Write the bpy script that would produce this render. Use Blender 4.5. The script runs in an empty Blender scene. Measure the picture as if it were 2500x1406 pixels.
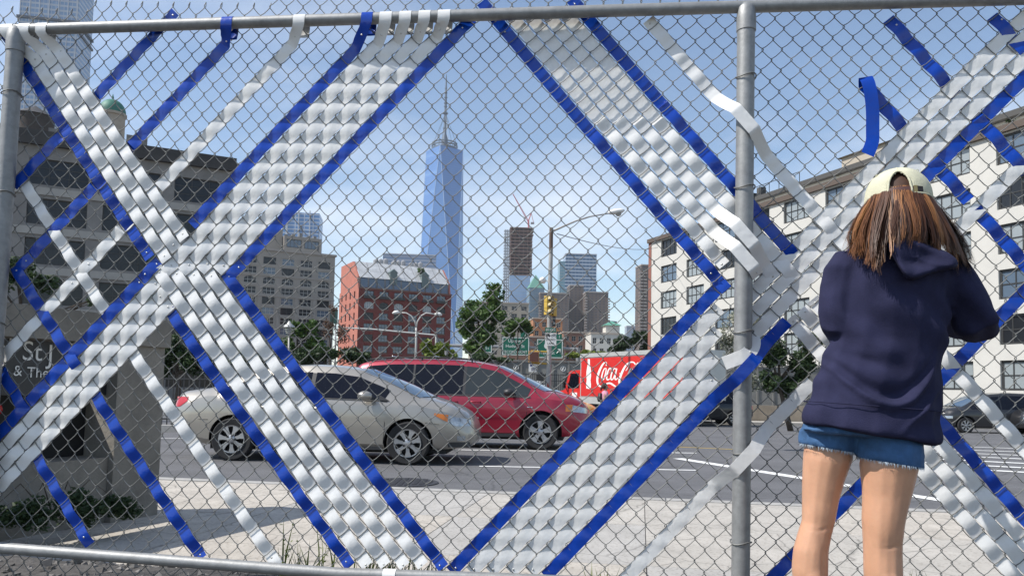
import bpy, bmesh, math, random
import numpy as np
from mathutils import Vector, Matrix
from math import sin, cos, tan, pi, radians, sqrt, atan2, hypot
random.seed(7); rng = np.random.default_rng(7)
SC = bpy.context.scene
COL = SC.collection

# ------------------------------------------------------------------ camera
F_PX, CX, CY, CAM_H = 1890.0, 1250.0, 833.0, 1.15      # focal length and principal point in photo pixels
PITCH, ROLL = 3.5, 1.1
cam_d = bpy.data.cameras.new('camera'); cam = bpy.data.objects.new('camera', cam_d); COL.objects.link(cam)
cam_d.sensor_fit = 'HORIZONTAL'; cam_d.sensor_width = 36.0; cam_d.lens = 36.0*F_PX/2500
cam_d.shift_y = (CY-703)/2500; cam_d.clip_start = 0.05; cam_d.clip_end = 20000
CAM_R = Matrix.Rotation(radians(90+PITCH), 3, 'X') @ Matrix.Rotation(radians(ROLL), 3, 'Z')
CAM_P = Vector((0, 0, CAM_H))
cam.matrix_world = Matrix.Translation(CAM_P) @ CAM_R.to_4x4()
SC.camera = cam

# ------------------------------------------------------------------ light
SUN_EL, SUN_AZ = radians(50), atan2(-0.26, -0.965)      # azimuth of the direction TO the sun in the XY plane
to_sun = Vector((cos(SUN_EL)*cos(SUN_AZ), cos(SUN_EL)*sin(SUN_AZ), sin(SUN_EL)))
sl = bpy.data.lights.new('sun', 'SUN'); sl.energy = 4.6; sl.angle = radians(0.5); sl.color = (1.0, 0.955, 0.89)
so = bpy.data.objects.new('sun', sl); COL.objects.link(so)
so.rotation_euler = (-to_sun).to_track_quat('-Z', 'Y').to_euler(); so.location = to_sun*50
W = bpy.data.worlds.new('World'); SC.world = W; W.use_nodes = True
nt = W.node_tree; nt.nodes.clear()
N = nt.nodes.new; Lk = nt.links.new
wo = N('ShaderNodeOutputWorld'); bg = N('ShaderNodeBackground'); bg.inputs['Strength'].default_value = 0.135
sky = N('ShaderNodeTexSky'); sky.sky_type = 'NISHITA'; sky.sun_disc = False
sky.sun_elevation = SUN_EL; sky.sun_rotation = pi/2 - SUN_AZ
sky.altitude = 20; sky.air_density = 1.0; sky.dust_density = 0.35; sky.ozone_density = 1.0
tc = N('ShaderNodeTexCoord'); sep = N('ShaderNodeSeparateXYZ'); Lk(tc.outputs['Generated'], sep.inputs[0])
zp = N('ShaderNodeMath'); zp.operation = 'ADD'; zp.inputs[1].default_value = 0.12; Lk(sep.outputs['Z'], zp.inputs[0])
dv = N('ShaderNodeVectorMath'); dv.operation = 'DIVIDE'; Lk(tc.outputs['Generated'], dv.inputs[0])
cb = N('ShaderNodeCombineXYZ')
for k in range(3): Lk(zp.outputs[0], cb.inputs[k])
Lk(cb.outputs[0], dv.inputs[1])
mp = N('ShaderNodeMapping'); mp.inputs['Location'].default_value = (9.3, 0.3, 0); mp.inputs['Scale'].default_value = (1.0, 1.0, 0.0)
Lk(dv.outputs[0], mp.inputs['Vector'])
n1 = N('ShaderNodeTexNoise'); n1.inputs['Scale'].default_value = 0.75; n1.inputs['Detail'].default_value = 7; n1.inputs['Roughness'].default_value = 0.55
Lk(mp.outputs[0], n1.inputs['Vector'])
rp = N('ShaderNodeValToRGB'); rp.color_ramp.elements[0].position = 0.44; rp.color_ramp.elements[1].position = 0.80
rp.color_ramp.elements[0].color = (0, 0, 0, 1); rp.color_ramp.elements[1].color = (0.8, 0.8, 0.8, 1)
Lk(n1.outputs['Fac'], rp.inputs[0])
mx = N('ShaderNodeMixRGB'); mx.inputs['Color2'].default_value = (6.6, 6.9, 7.4, 1)
Lk(rp.outputs[0], mx.inputs['Fac']); Lk(sky.outputs[0], mx.inputs['Color1'])
Lk(mx.outputs[0], bg.inputs['Color']); Lk(bg.outputs[0], wo.inputs['Surface'])
SC.view_settings.view_transform = 'Standard'; SC.view_settings.look = 'None'
SC.view_settings.exposure = 0.35; SC.view_settings.gamma = 1; SC.view_settings.use_curve_mapping = False
SC.cycles.use_denoising = True; SC.cycles.max_bounces = 6; SC.cycles.diffuse_bounces = 3; SC.cycles.transparent_max_bounces = 24
SC.cycles.caustics_reflective = False; SC.cycles.caustics_refractive = False

# ------------------------------------------------------------------ helpers
def ray(px, py):
    return CAM_R @ Vector(((px-CX)/F_PX, -(py-CY)/F_PX, -1.0))
def at(px, py, Y):                       # photo pixel -> point on the plane y = Y
    d = ray(px, py); return CAM_P + d*(Y/d.y)
def onz(px, py, z):                      # photo pixel -> point at height z
    d = ray(px, py); return CAM_P + d*((z-CAM_H)/d.z)

MATS = {}
def mat(name, col, rough=0.6, metal=0.0, var=0.0, vscale=8.0, bump=0.0, bscale=60.0, spec=0.5, col2=None, coat=0.0, stretch=None):
    if name in MATS: return MATS[name]
    m = bpy.data.materials.new(name); m.use_nodes = True; t = m.node_tree; b = t.nodes['Principled BSDF']
    b.inputs['Base Color'].default_value = (*col, 1); b.inputs['Roughness'].default_value = rough; b.inputs['Metallic'].default_value = metal
    b.inputs['Specular IOR Level'].default_value = spec
    if coat: b.inputs['Coat Weight'].default_value = coat; b.inputs['Coat Roughness'].default_value = 0.04
    if var or bump:
        c = t.nodes.new('ShaderNodeTexCoord'); src = c.outputs['Object']
        if stretch:
            mpn = t.nodes.new('ShaderNodeMapping'); mpn.inputs['Scale'].default_value = stretch
            t.links.new(src, mpn.inputs['Vector']); src = mpn.outputs[0]
    if var:
        n = t.nodes.new('ShaderNodeTexNoise'); n.inputs['Scale'].default_value = vscale; n.inputs['Detail'].default_value = 8; n.inputs['Roughness'].default_value = 0.65
        t.links.new(src, n.inputs['Vector'])
        r = t.nodes.new('ShaderNodeValToRGB'); r.color_ramp.elements[0].position = 0.3; r.color_ramp.elements[1].position = 0.7
        c2 = col2 or tuple(x*(1+var) for x in col); c1 = tuple(x*(1-var) for x in col)
        r.color_ramp.elements[0].color = (*c1, 1); r.color_ramp.elements[1].color = (*c2, 1)
        t.links.new(n.outputs['Fac'], r.inputs[0]); t.links.new(r.outputs[0], b.inputs['Base Color'])
    if bump:
        n = t.nodes.new('ShaderNodeTexNoise'); n.inputs['Scale'].default_value = bscale; n.inputs['Detail'].default_value = 6
        t.links.new(src, n.inputs['Vector'])
        bn = t.nodes.new('ShaderNodeBump'); bn.inputs['Strength'].default_value = bump; bn.inputs['Distance'].default_value = 0.02
        t.links.new(n.outputs['Fac'], bn.inputs['Height']); t.links.new(bn.outputs[0], b.inputs['Normal'])
    MATS[name] = m; return m

ORI = {}                                  # world origin of each object that was built in world coordinates
def tag(o, label, cat, group=None):
    o['label'] = label; o['category'] = cat
    if group: o['group'] = group
    return o
def thing(name, label, cat, loc=(0, 0, 0), rz=0.0, group=None):
    o = bpy.data.objects.new(name, None); COL.objects.link(o); o.empty_display_size = 0.2
    o.location = loc; o.rotation_euler = (0, 0, rz); ORI[o.name] = Vector(loc) if rz == 0 else Vector((0, 0, 0))
    return tag(o, label, cat, group)

class MB:
    """collects shapes and builds them as ONE mesh object"""
    def __init__(s): s.v = []; s.f = []; s.m = []
    def add(s, vs, fs, mi=0):
        k = len(s.v); s.v += [tuple(p) for p in vs]; s.f += [tuple(k+i for i in f) for f in fs]; s.m += [mi]*len(fs); return s
    def box(s, c, d, R=None, mi=0):
        c = Vector(c); h = Vector(d)/2
        vs = [Vector((sx*h.x, sy*h.y, sz*h.z)) for sx in (-1, 1) for sy in (-1, 1) for sz in (-1, 1)]
        if R is not None: vs = [R @ v for v in vs]
        return s.add([c+v for v in vs], [(0, 1, 3, 2), (4, 6, 7, 5), (0, 4, 5, 1), (2, 3, 7, 6), (0, 2, 6, 4), (1, 5, 7, 3)], mi)
    def span(s, x0, x1, y0, y1, z0, z1, mi=0):
        return s.box(((x0+x1)/2, (y0+y1)/2, (z0+z1)/2), (x1-x0, y1-y0, z1-z0), None, mi)
    def tube(s, pts, r, n=8, caps=True, mi=0, closed=False):
        pts = [Vector(p) for p in pts]; K = len(pts); rs = r if hasattr(r, '__len__') else [r]*K
        up = Vector((0, 0, 1)); vs = []; prev = None
        for i, p in enumerate(pts):
            if closed: t = pts[(i+1) % K]-pts[i-1]
            else: t = pts[min(i+1, K-1)]-pts[max(i-1, 0)]
            t = t.normalized() if t.length > 1e-9 else Vector((0, 0, 1))
            if prev is None:
                a = t.cross(up) if abs(t.z) < 0.95 else t.cross(Vector((1, 0, 0)))
            else:
                a = prev - t*prev.dot(t)
            a.normalize(); b = t.cross(a); prev = a
            for k in range(n):
                q = 2*pi*k/n; vs.append(p+(a*cos(q)+b*sin(q))*rs[i])
        fs = []
        for i in range(K if closed else K-1):
            j = (i+1) % K
            for k in range(n): fs.append((i*n+k, i*n+(k+1) % n, j*n+(k+1) % n, j*n+k))
        if caps and not closed: fs += [tuple(range(n-1, -1, -1)), tuple(range((K-1)*n, K*n))]
        return s.add(vs, fs, mi)
    def lathe(s, prof, c=(0, 0, 0), n=16, axis='Z', mi=0, a0=0.0, a1=2*pi):
        c = Vector(c); vs = []; full = abs(a1-a0-2*pi) < 1e-6; M = n if full else n+1
        for (r, z) in prof:
            for k in range(M):
                q = a0+(a1-a0)*k/n
                p = Vector((r*cos(q), r*sin(q), z))
                if axis == 'Y': p = Vector((r*cos(q), z, r*sin(q)))
                if axis == 'X': p = Vector((z, r*cos(q), r*sin(q)))
                vs.append(c+p)
        fs = []
        for i in range(len(prof)-1):
            for k in range(n):
                k2 = (k+1) % M; fs.append((i*M+k, i*M+k2, (i+1)*M+k2, (i+1)*M+k))
        return s.add(vs, fs, mi)
    def prism(s, poly, d, mi=0):          # poly: 3D points of a planar outline, d: extrusion vector
        d = Vector(d); n = len(poly); poly = [Vector(p) for p in poly]
        fs = [tuple(range(n)), tuple(range(2*n-1, n-1, -1))]+[(i, i+n, (i+1) % n+n, (i+1) % n) for i in range(n)]
        return s.add(poly+[p+d for p in poly], fs, mi)
    def quad(s, a, b, c, d, mi=0): return s.add([a, b, c, d], [(0, 1, 2, 3)], mi)
    def grid(s, rows, mi=0, wrap=False):  # rows of points
        n = len(rows[0]); vs = [p for r in rows for p in r]; fs = []
        for i in range(len(rows)-1):
            for k in range(n if wrap else n-1):
                k2 = (k+1) % n; fs.append((i*n+k, i*n+k2, (i+1)*n+k2, (i+1)*n+k))
        return s.add(vs, fs, mi)
    def mesh(s, name, mats, smooth=False, org=None):
        me = bpy.data.meshes.new(name)
        vs = s.v if org is None else [(x-org[0], y-org[1], z-org[2]) for x, y, z in s.v]
        me.from_pydata(vs, [], s.f)
        for m in (mats if isinstance(mats, (list, tuple)) else [mats]): me.materials.append(m)
        me.polygons.foreach_set('material_index', s.m)
        bm = bmesh.new(); bm.from_mesh(me); bmesh.ops.recalc_face_normals(bm, faces=bm.faces); bm.to_mesh(me); bm.free()
        if smooth is not False:
            me.polygons.foreach_set('use_smooth', [True]*len(me.polygons))
            if smooth is not True: me.set_sharp_from_angle(angle=radians(smooth))
        me.update(); return me
    def build(s, name, mats, parent=None, smooth=False, org=None):
        o0 = org if org is not None else (ORI.get(parent.name) if parent else None)
        o = bpy.data.objects.new(name, s.mesh(name, mats, smooth, o0)); COL.objects.link(o)
        if parent: o.parent = parent; ORI[o.name] = Vector(o0) if o0 is not None else Vector((0, 0, 0))
        elif org is not None: o.location = org; ORI[o.name] = Vector(org)
        else: ORI[o.name] = Vector((0, 0, 0))
        return o
def put(me, name, parent=None, loc=(0, 0, 0), rot=(0, 0, 0), scale=(1, 1, 1)):
    o = bpy.data.objects.new(name, me); COL.objects.link(o); o.location = loc; o.rotation_euler = rot; o.scale = scale
    if parent: o.parent = parent
    ORI[o.name] = Vector((0, 0, 0)); return o
def struct(o): o['kind'] = 'structure'; return o
def evaluated(o):                         # bake an object's modifiers into its own mesh
    dg = bpy.context.evaluated_depsgraph_get(); dg.update()
    me = bpy.data.meshes.new_from_object(o.evaluated_get(dg)); o.modifiers.clear(); old = o.data; o.data = me
    if old.users == 0: bpy.data.meshes.remove(old)
    return o
def text_mesh(name, body, size, m, spacing=1.0, extrude=0.004, align='CENTER', shear=0.0):
    c = bpy.data.curves.new(name, 'FONT'); c.body = body; c.size = size; c.align_x = align; c.align_y = 'CENTER'
    c.space_character = spacing; c.extrude = extrude; c.shear = shear; c.resolution_u = 4
    o = bpy.data.objects.new(name, c); COL.objects.link(o); dg = bpy.context.evaluated_depsgraph_get()
    me = bpy.data.meshes.new_from_object(o.evaluated_get(dg)); bpy.data.objects.remove(o); bpy.data.curves.remove(c)
    me.materials.clear(); me.materials.append(m); return me
def lerp(a, b, t): return a+(b-a)*t

# ------------------------------------------------------------------ ground
m_conc = mat('sidewalk_concrete', (0.40, 0.375, 0.335), 0.9, var=0.16, vscale=2.2, bump=0.25, bscale=70)
m_conc2 = mat('worn_concrete', (0.42, 0.385, 0.335), 0.9, var=0.18, vscale=3.5, bump=0.3, bscale=50)
m_conc3 = mat('grey_concrete', (0.37, 0.355, 0.33), 0.9, var=0.14, vscale=2.6, bump=0.25, bscale=70)
m_asph = mat('asphalt', (0.115, 0.115, 0.12), 0.85, var=0.22, vscale=1.1, bump=0.35, bscale=160)
m_paint = mat('road_paint', (0.72, 0.72, 0.7), 0.7, var=0.12, vscale=9)
m_ypaint = mat('yellow_road_paint', (0.62, 0.42, 0.06), 0.7, var=0.15, vscale=9)
m_kerb = mat('kerb_stone', (0.33, 0.32, 0.3), 0.85, var=0.2, vscale=5, bump=0.2, bscale=60)
m_soil = mat('dark_gravel_soil', (0.075, 0.07, 0.065), 0.95, var=0.5, vscale=14, bump=0.6, bscale=45)
m_iron = mat('cast_iron', (0.05, 0.05, 0.055), 0.6, metal=0.4, var=0.3, vscale=30)
def add_cracks(m, scale, width, dark):     # thin irregular cracks in old concrete
    t = m.node_tree; b = t.nodes['Principled BSDF']; src = b.inputs['Base Color'].links[0].from_socket
    c = t.nodes.new('ShaderNodeTexCoord'); n = t.nodes.new('ShaderNodeTexNoise'); n.inputs['Scale'].default_value = 3.0; t.links.new(c.outputs['Object'], n.inputs['Vector'])
    ad = t.nodes.new('ShaderNodeMixRGB'); ad.inputs[0].default_value = .12; t.links.new(c.outputs['Object'], ad.inputs[1]); t.links.new(n.outputs['Color'], ad.inputs[2])
    v = t.nodes.new('ShaderNodeTexVoronoi'); v.feature = 'DISTANCE_TO_EDGE'; v.inputs['Scale'].default_value = scale; t.links.new(ad.outputs[0], v.inputs['Vector'])
    r = t.nodes.new('ShaderNodeValToRGB'); r.color_ramp.elements[0].position = 0; r.color_ramp.elements[1].position = width; r.color_ramp.elements[0].color = (dark, dark, dark, 1)
    t.links.new(v.outputs['Distance'], r.inputs[0]); mu = t.nodes.new('ShaderNodeMixRGB'); mu.blend_type = 'MULTIPLY'; mu.inputs[0].default_value = 1
    t.links.new(src, mu.inputs[1]); t.links.new(r.outputs[0], mu.inputs[2])
    n2 = t.nodes.new('ShaderNodeTexNoise'); n2.inputs['Scale'].default_value = 45; n2.inputs['Detail'].default_value = 4; t.links.new(c.outputs['Object'], n2.inputs['Vector'])
    r2 = t.nodes.new('ShaderNodeValToRGB'); r2.color_ramp.elements[0].position = .33; r2.color_ramp.elements[1].position = .45; r2.color_ramp.elements[0].color = (.72, .7, .68, 1)
    t.links.new(n2.outputs['Fac'], r2.inputs[0]); m2 = t.nodes.new('ShaderNodeMixRGB'); m2.blend_type = 'MULTIPLY'; m2.inputs[0].default_value = 1
    t.links.new(mu.outputs[0], m2.inputs[1]); t.links.new(r2.outputs[0], m2.inputs[2]); t.links.new(m2.outputs[0], b.inputs['Base Color'])
add_cracks(m_conc, 1.1, .008, .55); add_cracks(m_conc2, 1.7, .010, .5); add_cracks(m_conc3, .9, .006, .6); add_cracks(m_asph, .35, .006, .6)
def gz(y):                                # the street falls away gently beyond the parked lanes
    return -0.55*min(1.0, max(0.0, (y-15.0)/30.0))
def sheet(name, m, x0, x1, ys, dz, nx=2):
    mb = MB(); mb.grid([[(x0+(x1-x0)*i/(nx-1), y, gz(y)+dz) for i in range(nx)] for y in ys])
    return struct(mb.build(name, m))
sheet('ground', mat('city_ground', (0.16, 0.155, 0.15), 0.95, var=0.2, vscale=0.05), -9000, 9000, [-60, 15, 25, 35, 45, 60, 200, 1000, 12000], -0.03, 2)
KD = Vector((cos(radians(-9.5)), sin(radians(-9.5)), 0)); KN_ = Vector((-KD.y, KD.x, 0)); K0 = Vector((0, 7.62, 0))   # kerb line
def kp(a, b, z): p = K0+KD*a+KN_*b; return Vector((p.x, p.y, z))
mb = MB(); rows = [[kp(a, .10, 0.0) for a in np.linspace(-60, 40, 21)]]
for y in (15, 20, 25, 30, 35, 40, 45, 62): rows.append([Vector((x, max(y, kp(a, .5, 0).y), gz(y))) for a, x in zip(np.linspace(-60, 40, 21), np.linspace(-140, 160, 21))])
mb.grid(rows); struct(mb.build('road', m_asph))
# pavement: individual flags between the lot and the kerb
pave = struct(MB().add([kp(-16, -4.2, .106), kp(16, -4.2, .106), kp(16, -.02, .106), kp(-16, -.02, .106)], [(0, 1, 2, 3)]).build('pavement', m_kerb))
flag_mesh = []
for k in range(5):
    mb = MB(); mb.box((0, 0, 0), (1.494, 1.394, 0.03)); flag_mesh.append(mb.mesh('paving_slab', (m_conc, m_conc2, m_conc, m_conc3, m_conc2)[k]))
for i in range(-10, 10):
    for j in range(3):
        c_ = kp(.55+i*1.5, -.71-j*1.4, 0.108+0.0015*((i*5+j*3) % 3)); put(flag_mesh[(i*7+j*3) % 5], 'paving_slab', pave, c_, (0, 0, radians(-9.5)+.001*((i+j) % 3-1)))
kerb = struct(MB().add([kp(-60, 0, .02), kp(40, 0, .02), kp(40, .17, .02), kp(-60, .17, .02)], [(0, 1, 2, 3)]).build('kerb', m_kerb))
ks = MB().box((0, 0, 0), (2.985, 0.16, 0.17)).mesh('kerb_stone', m_kerb)
for i in range(-8, 8): put(ks, 'kerb_stone', kerb, kp(i*3.0, .075, .045), (0, 0, radians(-9.5)))
# raised lot behind the camera's side of the fence, and the rubble strip along the fence
lot = struct(MB().add([(-9, -12, .28), (9, -12, .28), (9, 3.0, .28), (-9, 4.2, .28)], [(0, 1, 2, 3)]).build('lot_ground', m_soil))
mb = MB(); rows = []
for j in range(7):
    row = []
    for i in range(91):
        x = -6+12*i/90; yf = 3.04+sin(radians(-6))*x*1.0
        t = j/6; y = yf+0.12+t*0.95; z = 0.27 - 0.18*max(0, (t-0.35)/0.65)**1.3 + 0.03*sin(x*7+j)*sin(x*3.1+2*j)
        row.append((x, y, z+0.008))
    rows.append(row)
mb.grid(rows); verge = mb.build('verge', m_soil, smooth=True); struct(verge)
# loose stones of the verge
rocks = MB()
for k in range(2600):
    x = rng.uniform(-4.5, 4.0); yf = 3.04+sin(radians(-6))*x; y = yf+rng.uniform(0.1, 0.95); t = (y-yf-0.12)/0.95
    z = 0.27-0.18*max(0, (t-.35)/.65)**1.3; r = rng.uniform(0.006, 0.024)*(1 if rng.random() < .9 else 1.8)
    M = Matrix.Rotation(rng.uniform(0, 6), 3, Vector(rng.normal(size=3)).normalized())
    vs = [M @ (Vector(v)*r*Vector((1, rng.uniform(.6, 1), rng.uniform(.5, .8))).length/1.5*rng.uniform(.7, 1.2)) for v in ((1, 0, 0), (-1, 0, 0), (0, 1, 0), (0, -1, 0), (0, 0, 1), (0, 0, -1), )]
    rocks.add([v+Vector((x, y, z+r*.4)) for v in vs], [(0, 2, 4), (2, 1, 4), (1, 3, 4), (3, 0, 4), (2, 0, 5), (1, 2, 5), (3, 1, 5), (0, 3, 5)], int(rng.integers(0, 3)))
o = rocks.build('gravel', [m_soil, mat('grey_stone', (0.1, 0.097, 0.093), .9, var=.3, vscale=20), mat('pale_stone', (0.17, 0.16, 0.15), .9, var=.3, vscale=20)])
o['kind'] = 'stuff'; tag(o, 'loose dark gravel and rubble along the foot of the fence', 'gravel')
# painted markings
def strip(name, p0, p1, w, m=m_paint, dz=0.005):
    p0 = Vector(p0); p1 = Vector(p1); d = (p1-p0).normalized(); n = Vector((-d.y, d.x, 0))*w/2; L = (p1-p0).length
    K = max(2, int(L/3)); mb = MB(); rows = []
    for k in range(K+1):
        q = p0.lerp(p1, k/K); rows.append([(q.x+n.x, q.y+n.y, gz(q.y+n.y)+dz), (q.x-n.x, q.y-n.y, gz(q.y-n.y)+dz)])
    mb.grid(rows); return struct(mb.build(name, m))
def strip_px(name, a, b, w, m=m_paint, dz=0.005):
    p, q = onz(*a, 0.0), onz(*b, 0.0); return strip(name, (p.x, p.y, 0), (q.x, q.y, 0), w, m, dz)

# ------------------------------------------------------------------ chain-link fence with woven strips
FA, FT = 3.04, radians(-6.0)
FE = Vector((cos(FT), sin(FT), 0)); FN = Vector((sin(FT), -cos(FT), 0))    # along the fence; towards the camera
def fp(u, w, n=0.0): return Vector((0, FA, 0)) + FE*u + Vector((0, 0, w)) + FN*n
def uw(px, py):
    d = ray(px, py); s = (Vector((0, FA, 0))-CAM_P).dot(FN)/d.dot(FN); P = CAM_P+d*s
    return (P-Vector((0, FA, 0))).dot(FE), P.z
# weave coordinates: s counts the '/' channels, b the '\' channels; both slightly warped like the sagging mesh
KS = [13.5216, -12.2651, -0.0125, -0.0011, -0.1209, -0.0084, -0.0127, -0.0654, -0.1152, 21.9234]
KB = [13.6548, 11.4778, -0.0415, 0.2491, -0.0068, 0.0363, -0.1647, -0.1665, -0.0824, 20.2602]
def poly(K, u, w):
    w = w-1.5
    return K[0]*u+K[1]*w+K[2]*u*u+K[3]*u*w+K[4]*w*w+K[5]*u**3+K[6]*u*u*w+K[7]*u*w*w+K[8]*w**3+K[9]
def sb(u, w): return poly(KS, u, w), poly(KB, u, w)
def inv(s, b):
    u, w = 0.0, 1.5
    for _ in range(12):
        e = 1e-4; f0 = sb(u, w); fu = sb(u+e, w); fw = sb(u, w+e)
        a, c = (fu[0]-f0[0])/e, (fu[1]-f0[1])/e; bb, d = (fw[0]-f0[0])/e, (fw[1]-f0[1])/e
        r0, r1 = s-f0[0], b-f0[1]; D = a*d-bb*c
        u += (r0*d-bb*r1)/D; w += (a*r1-c*r0)/D
        u = max(-4, min(4, u)); w = max(-1, min(4, w))
    return u, w
m_galv = mat('galvanised_steel', (0.27, 0.275, 0.275), 0.55, metal=0.45, var=0.18, vscale=25, bump=0.05, bscale=90)
m_wire = mat('galvanised_wire', (0.17, 0.172, 0.165), 0.55, metal=0.3, var=0.2, vscale=40)
RAIL_Z, WTOP, WBOT = 2.643, 2.765, 0.27
fence = thing('chain_link_fence', 'tall grey chain-link fence with pipe rails woven with blue and white strips', 'fence', fp(0, 0.28))
# rails and posts stand on the near side of the mesh
RN = 0.032
MB().tube([fp(-3.4, RAIL_Z-.002, RN), fp(-1.0, RAIL_Z, RN), fp(.4, RAIL_Z+.001, RN), fp(3.2, RAIL_Z-.004, RN)], 0.0235, 16).build('top_rail', m_galv, fence, 60)
MB().tube([fp(-3.4, .485, RN), fp(-2.2, .462, RN), fp(-.66, .417, RN), fp(-.05, .425, RN), fp(3.2, .43, RN)], 0.023, 16).build('bottom_rail', m_galv, fence, 60)
MB().tube([fp(-.48, .4180, RN), fp(-.43, .4184, RN)], 0.0262, 16).build('rail_sleeve', mat('pale_sleeve', (.7, .7, .68), .5), fence, 60)
for u, tilt in ((-2.165, 0.012), (0.878, 0.012)):
    p = MB().tube([fp(u-tilt, .05, RN+.012), fp(u+tilt, RAIL_Z-.022, RN+.006)], 0.0335, 20).build('post', m_galv, fence, 60)
    MB().lathe([(0.0, .06), (.02, .058), (.033, .04), (.037, .0), (.037, -.05), (.0345, -.052)], fp(u+tilt, RAIL_Z-.05, RN+.006), 18).build('post_cap', m_galv, p, 50)
    for z in (2.36, 1.93, 1.38, .93, .6):
        uu = u+tilt*(z-1.3)/1.3
        ring = [fp(uu+.0385*cos(q), z+.006*sin(q*2), RN+.009+.0385*sin(q)) for q in np.linspace(0, 2*pi, 17)[:-1]]
        MB().tube(ring, .0026, 6, closed=True).build('tie_wire', m_wire, p, True)
# mesh wires: every zigzag wire is a part
KN = {}
def knot(i, j):
    if (i, j) not in KN: KN[(i, j)] = inv(i+.5, j+.5)
    return KN[(i, j)]
WR = 0.00175
nw = 0
for c in range(-60, 130):
    run = []                              # knots of one zigzag wire, from bottom to top
    for m in range(-30, 60):
        # even m: right-hand knot, odd m: left-hand knot
        k = m//2
        i, j = (c//2-k, c-c//2+k) if m % 2 == 0 else (c//2-k-1, c-c//2+k)
        # quick estimate
        u0 = ((i-21.9)+(j-20.3))/27.2; w0 = 1.5+((j-20.3)-(i-21.9))/23.7
        if not (-3.1 < u0 < 2.9 and WBOT-.4 < w0 < WTOP+.4): continue
        if c % 2: pass
        run.append((m % 2, knot(i, j)))
    run = [r for r in run if -2.75 < r[1][0] < 2.55 and WBOT < r[1][1] < WTOP]
    if len(run) < 3: continue
    mb = MB(); pts = []
    seed = random.Random(c)
    for q, (lr, (u, w)) in enumerate(run):
        sx = -1 if lr else 1              # left knots hook left, right knots hook right
        jit = seed.uniform(-.0012, .0012)
        pts.append((u+sx*.0016+jit, w-.0035, .0022*sx)); pts.append((u+sx*.0026+jit, w, 0)); pts.append((u+sx*.0016+jit, w+.0035, -.0022*sx))
        if q+1 < len(run):
            u2, w2 = run[q+1][1]; sg = -1 if lr else 1
            for tt, bow in ((.33, .0022), (.66, .0022)):
                # the mesh wires bow slightly between the knots
                du, dw = u2-u, w2-w; Ld = hypot(du, dw)
                pts.append((u+du*tt-dw/Ld*bow*sg*(.6 if tt < .5 else 1.2), w+dw*tt+du/Ld*bow*sg*(.6 if tt < .5 else 1.2), -.0022*sx*(1-2*tt)*0.4-.001*sx))
    # twisted end at the top
    u, w = run[-1][1]; pts.append((u+.004, w+.018, 0))
    mb.tube([fp(*p) for p in pts], WR, 6)
    mb.build('wire', m_wire, fence, True); nw += 1
print('wires', nw)

# --- strips
def plastic(name, col, transl, rough, col2):
    m = bpy.data.materials.new(name); m.use_nodes = True; t = m.node_tree; b = t.nodes['Principled BSDF']
    b.inputs['Roughness'].default_value = rough; b.inputs['Specular IOR Level'].default_value = 0.5
    tcn = t.nodes.new('ShaderNodeTexCoord'); n = t.nodes.new('ShaderNodeTexNoise'); n.inputs['Scale'].default_value = 5.0; n.inputs['Detail'].default_value = 5
    t.links.new(tcn.outputs['Object'], n.inputs['Vector'])
    r = t.nodes.new('ShaderNodeValToRGB'); r.color_ramp.elements[0].color = (*col, 1); r.color_ramp.elements[1].color = (*col2, 1)
    r.color_ramp.elements[0].position = .35; r.color_ramp.elements[1].position = .7
    t.links.new(n.outputs['Fac'], r.inputs[0]); t.links.new(r.outputs[0], b.inputs['Base Color'])
    n2 = t.nodes.new('ShaderNodeTexNoise'); n2.inputs['Scale'].default_value = 26; n2.inputs['Detail'].default_value = 2; t.links.new(tcn.outputs['Object'], n2.inputs['Vector'])
    bn = t.nodes.new('ShaderNodeBump'); bn.inputs['Strength'].default_value = .25; bn.inputs['Distance'].default_value = .01
    t.links.new(n2.outputs['Fac'], bn.inputs['Height']); t.links.new(bn.outputs[0], b.inputs['Normal'])
    tr = t.nodes.new('ShaderNodeBsdfTranslucent'); t.links.new(r.outputs[0], tr.inputs['Color'])
    ms = t.nodes.new('ShaderNodeMixShader'); ms.inputs[0].default_value = transl
    t.links.new(b.outputs[0], ms.inputs[1]); t.links.new(tr.outputs[0], ms.inputs[2])
    t.links.new(ms.outputs[0], t.nodes['Material Output'].inputs['Surface']); return m
m_white = plastic('white_vinyl', (.82, .825, .82), .16, .28, (.86, .855, .83))
m_blue = plastic('blue_vinyl', (.002, .045, .36), .08, .25, (.003, .06, .45))
m_rivet = mat('rivet', (.55, .55, .52), .35, metal=.8)
WID = {'w': .0495, 'b': .0475}
def chaik(P, it=2):
    P = [np.array(p, float) for p in P]
    for _ in range(it):
        Q = [P[0]]
        for a, b in zip(P[:-1], P[1:]): Q += [a*.75+b*.25, a*.25+b*.75]
        P = Q+[P[-1]]
    return P
def weave(fam, idx, t0, t1, phase=0, amp=None, base=0.0, behind=(), over=False):
    """centre line of a strip in fence coordinates, over one wire and under the next"""
    if amp is None: amp = .0036 if (fam == 'S' and idx > 30) else .0050
    n = max(6, int(abs(t1-t0)*7)); P = []
    for k in range(n+1):
        t = t0+(t1-t0)*k/n
        u, w = inv(idx, t) if fam == 'S' else inv(t, idx)
        a = amp*sin(pi*(t+phase)); a = base+a
        if over:                          # bulges out over the middle post
            d = abs(u-.876); bump = .086 if d < .036 else .086*max(0.0, 1-(d-.036)/.075)**1.5
            a = max(a, bump)
        for (lo, hi) in behind:
            if lo < t < hi: a = min(a, -.0085)
        P.append((u, w, a))
    return P
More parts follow.
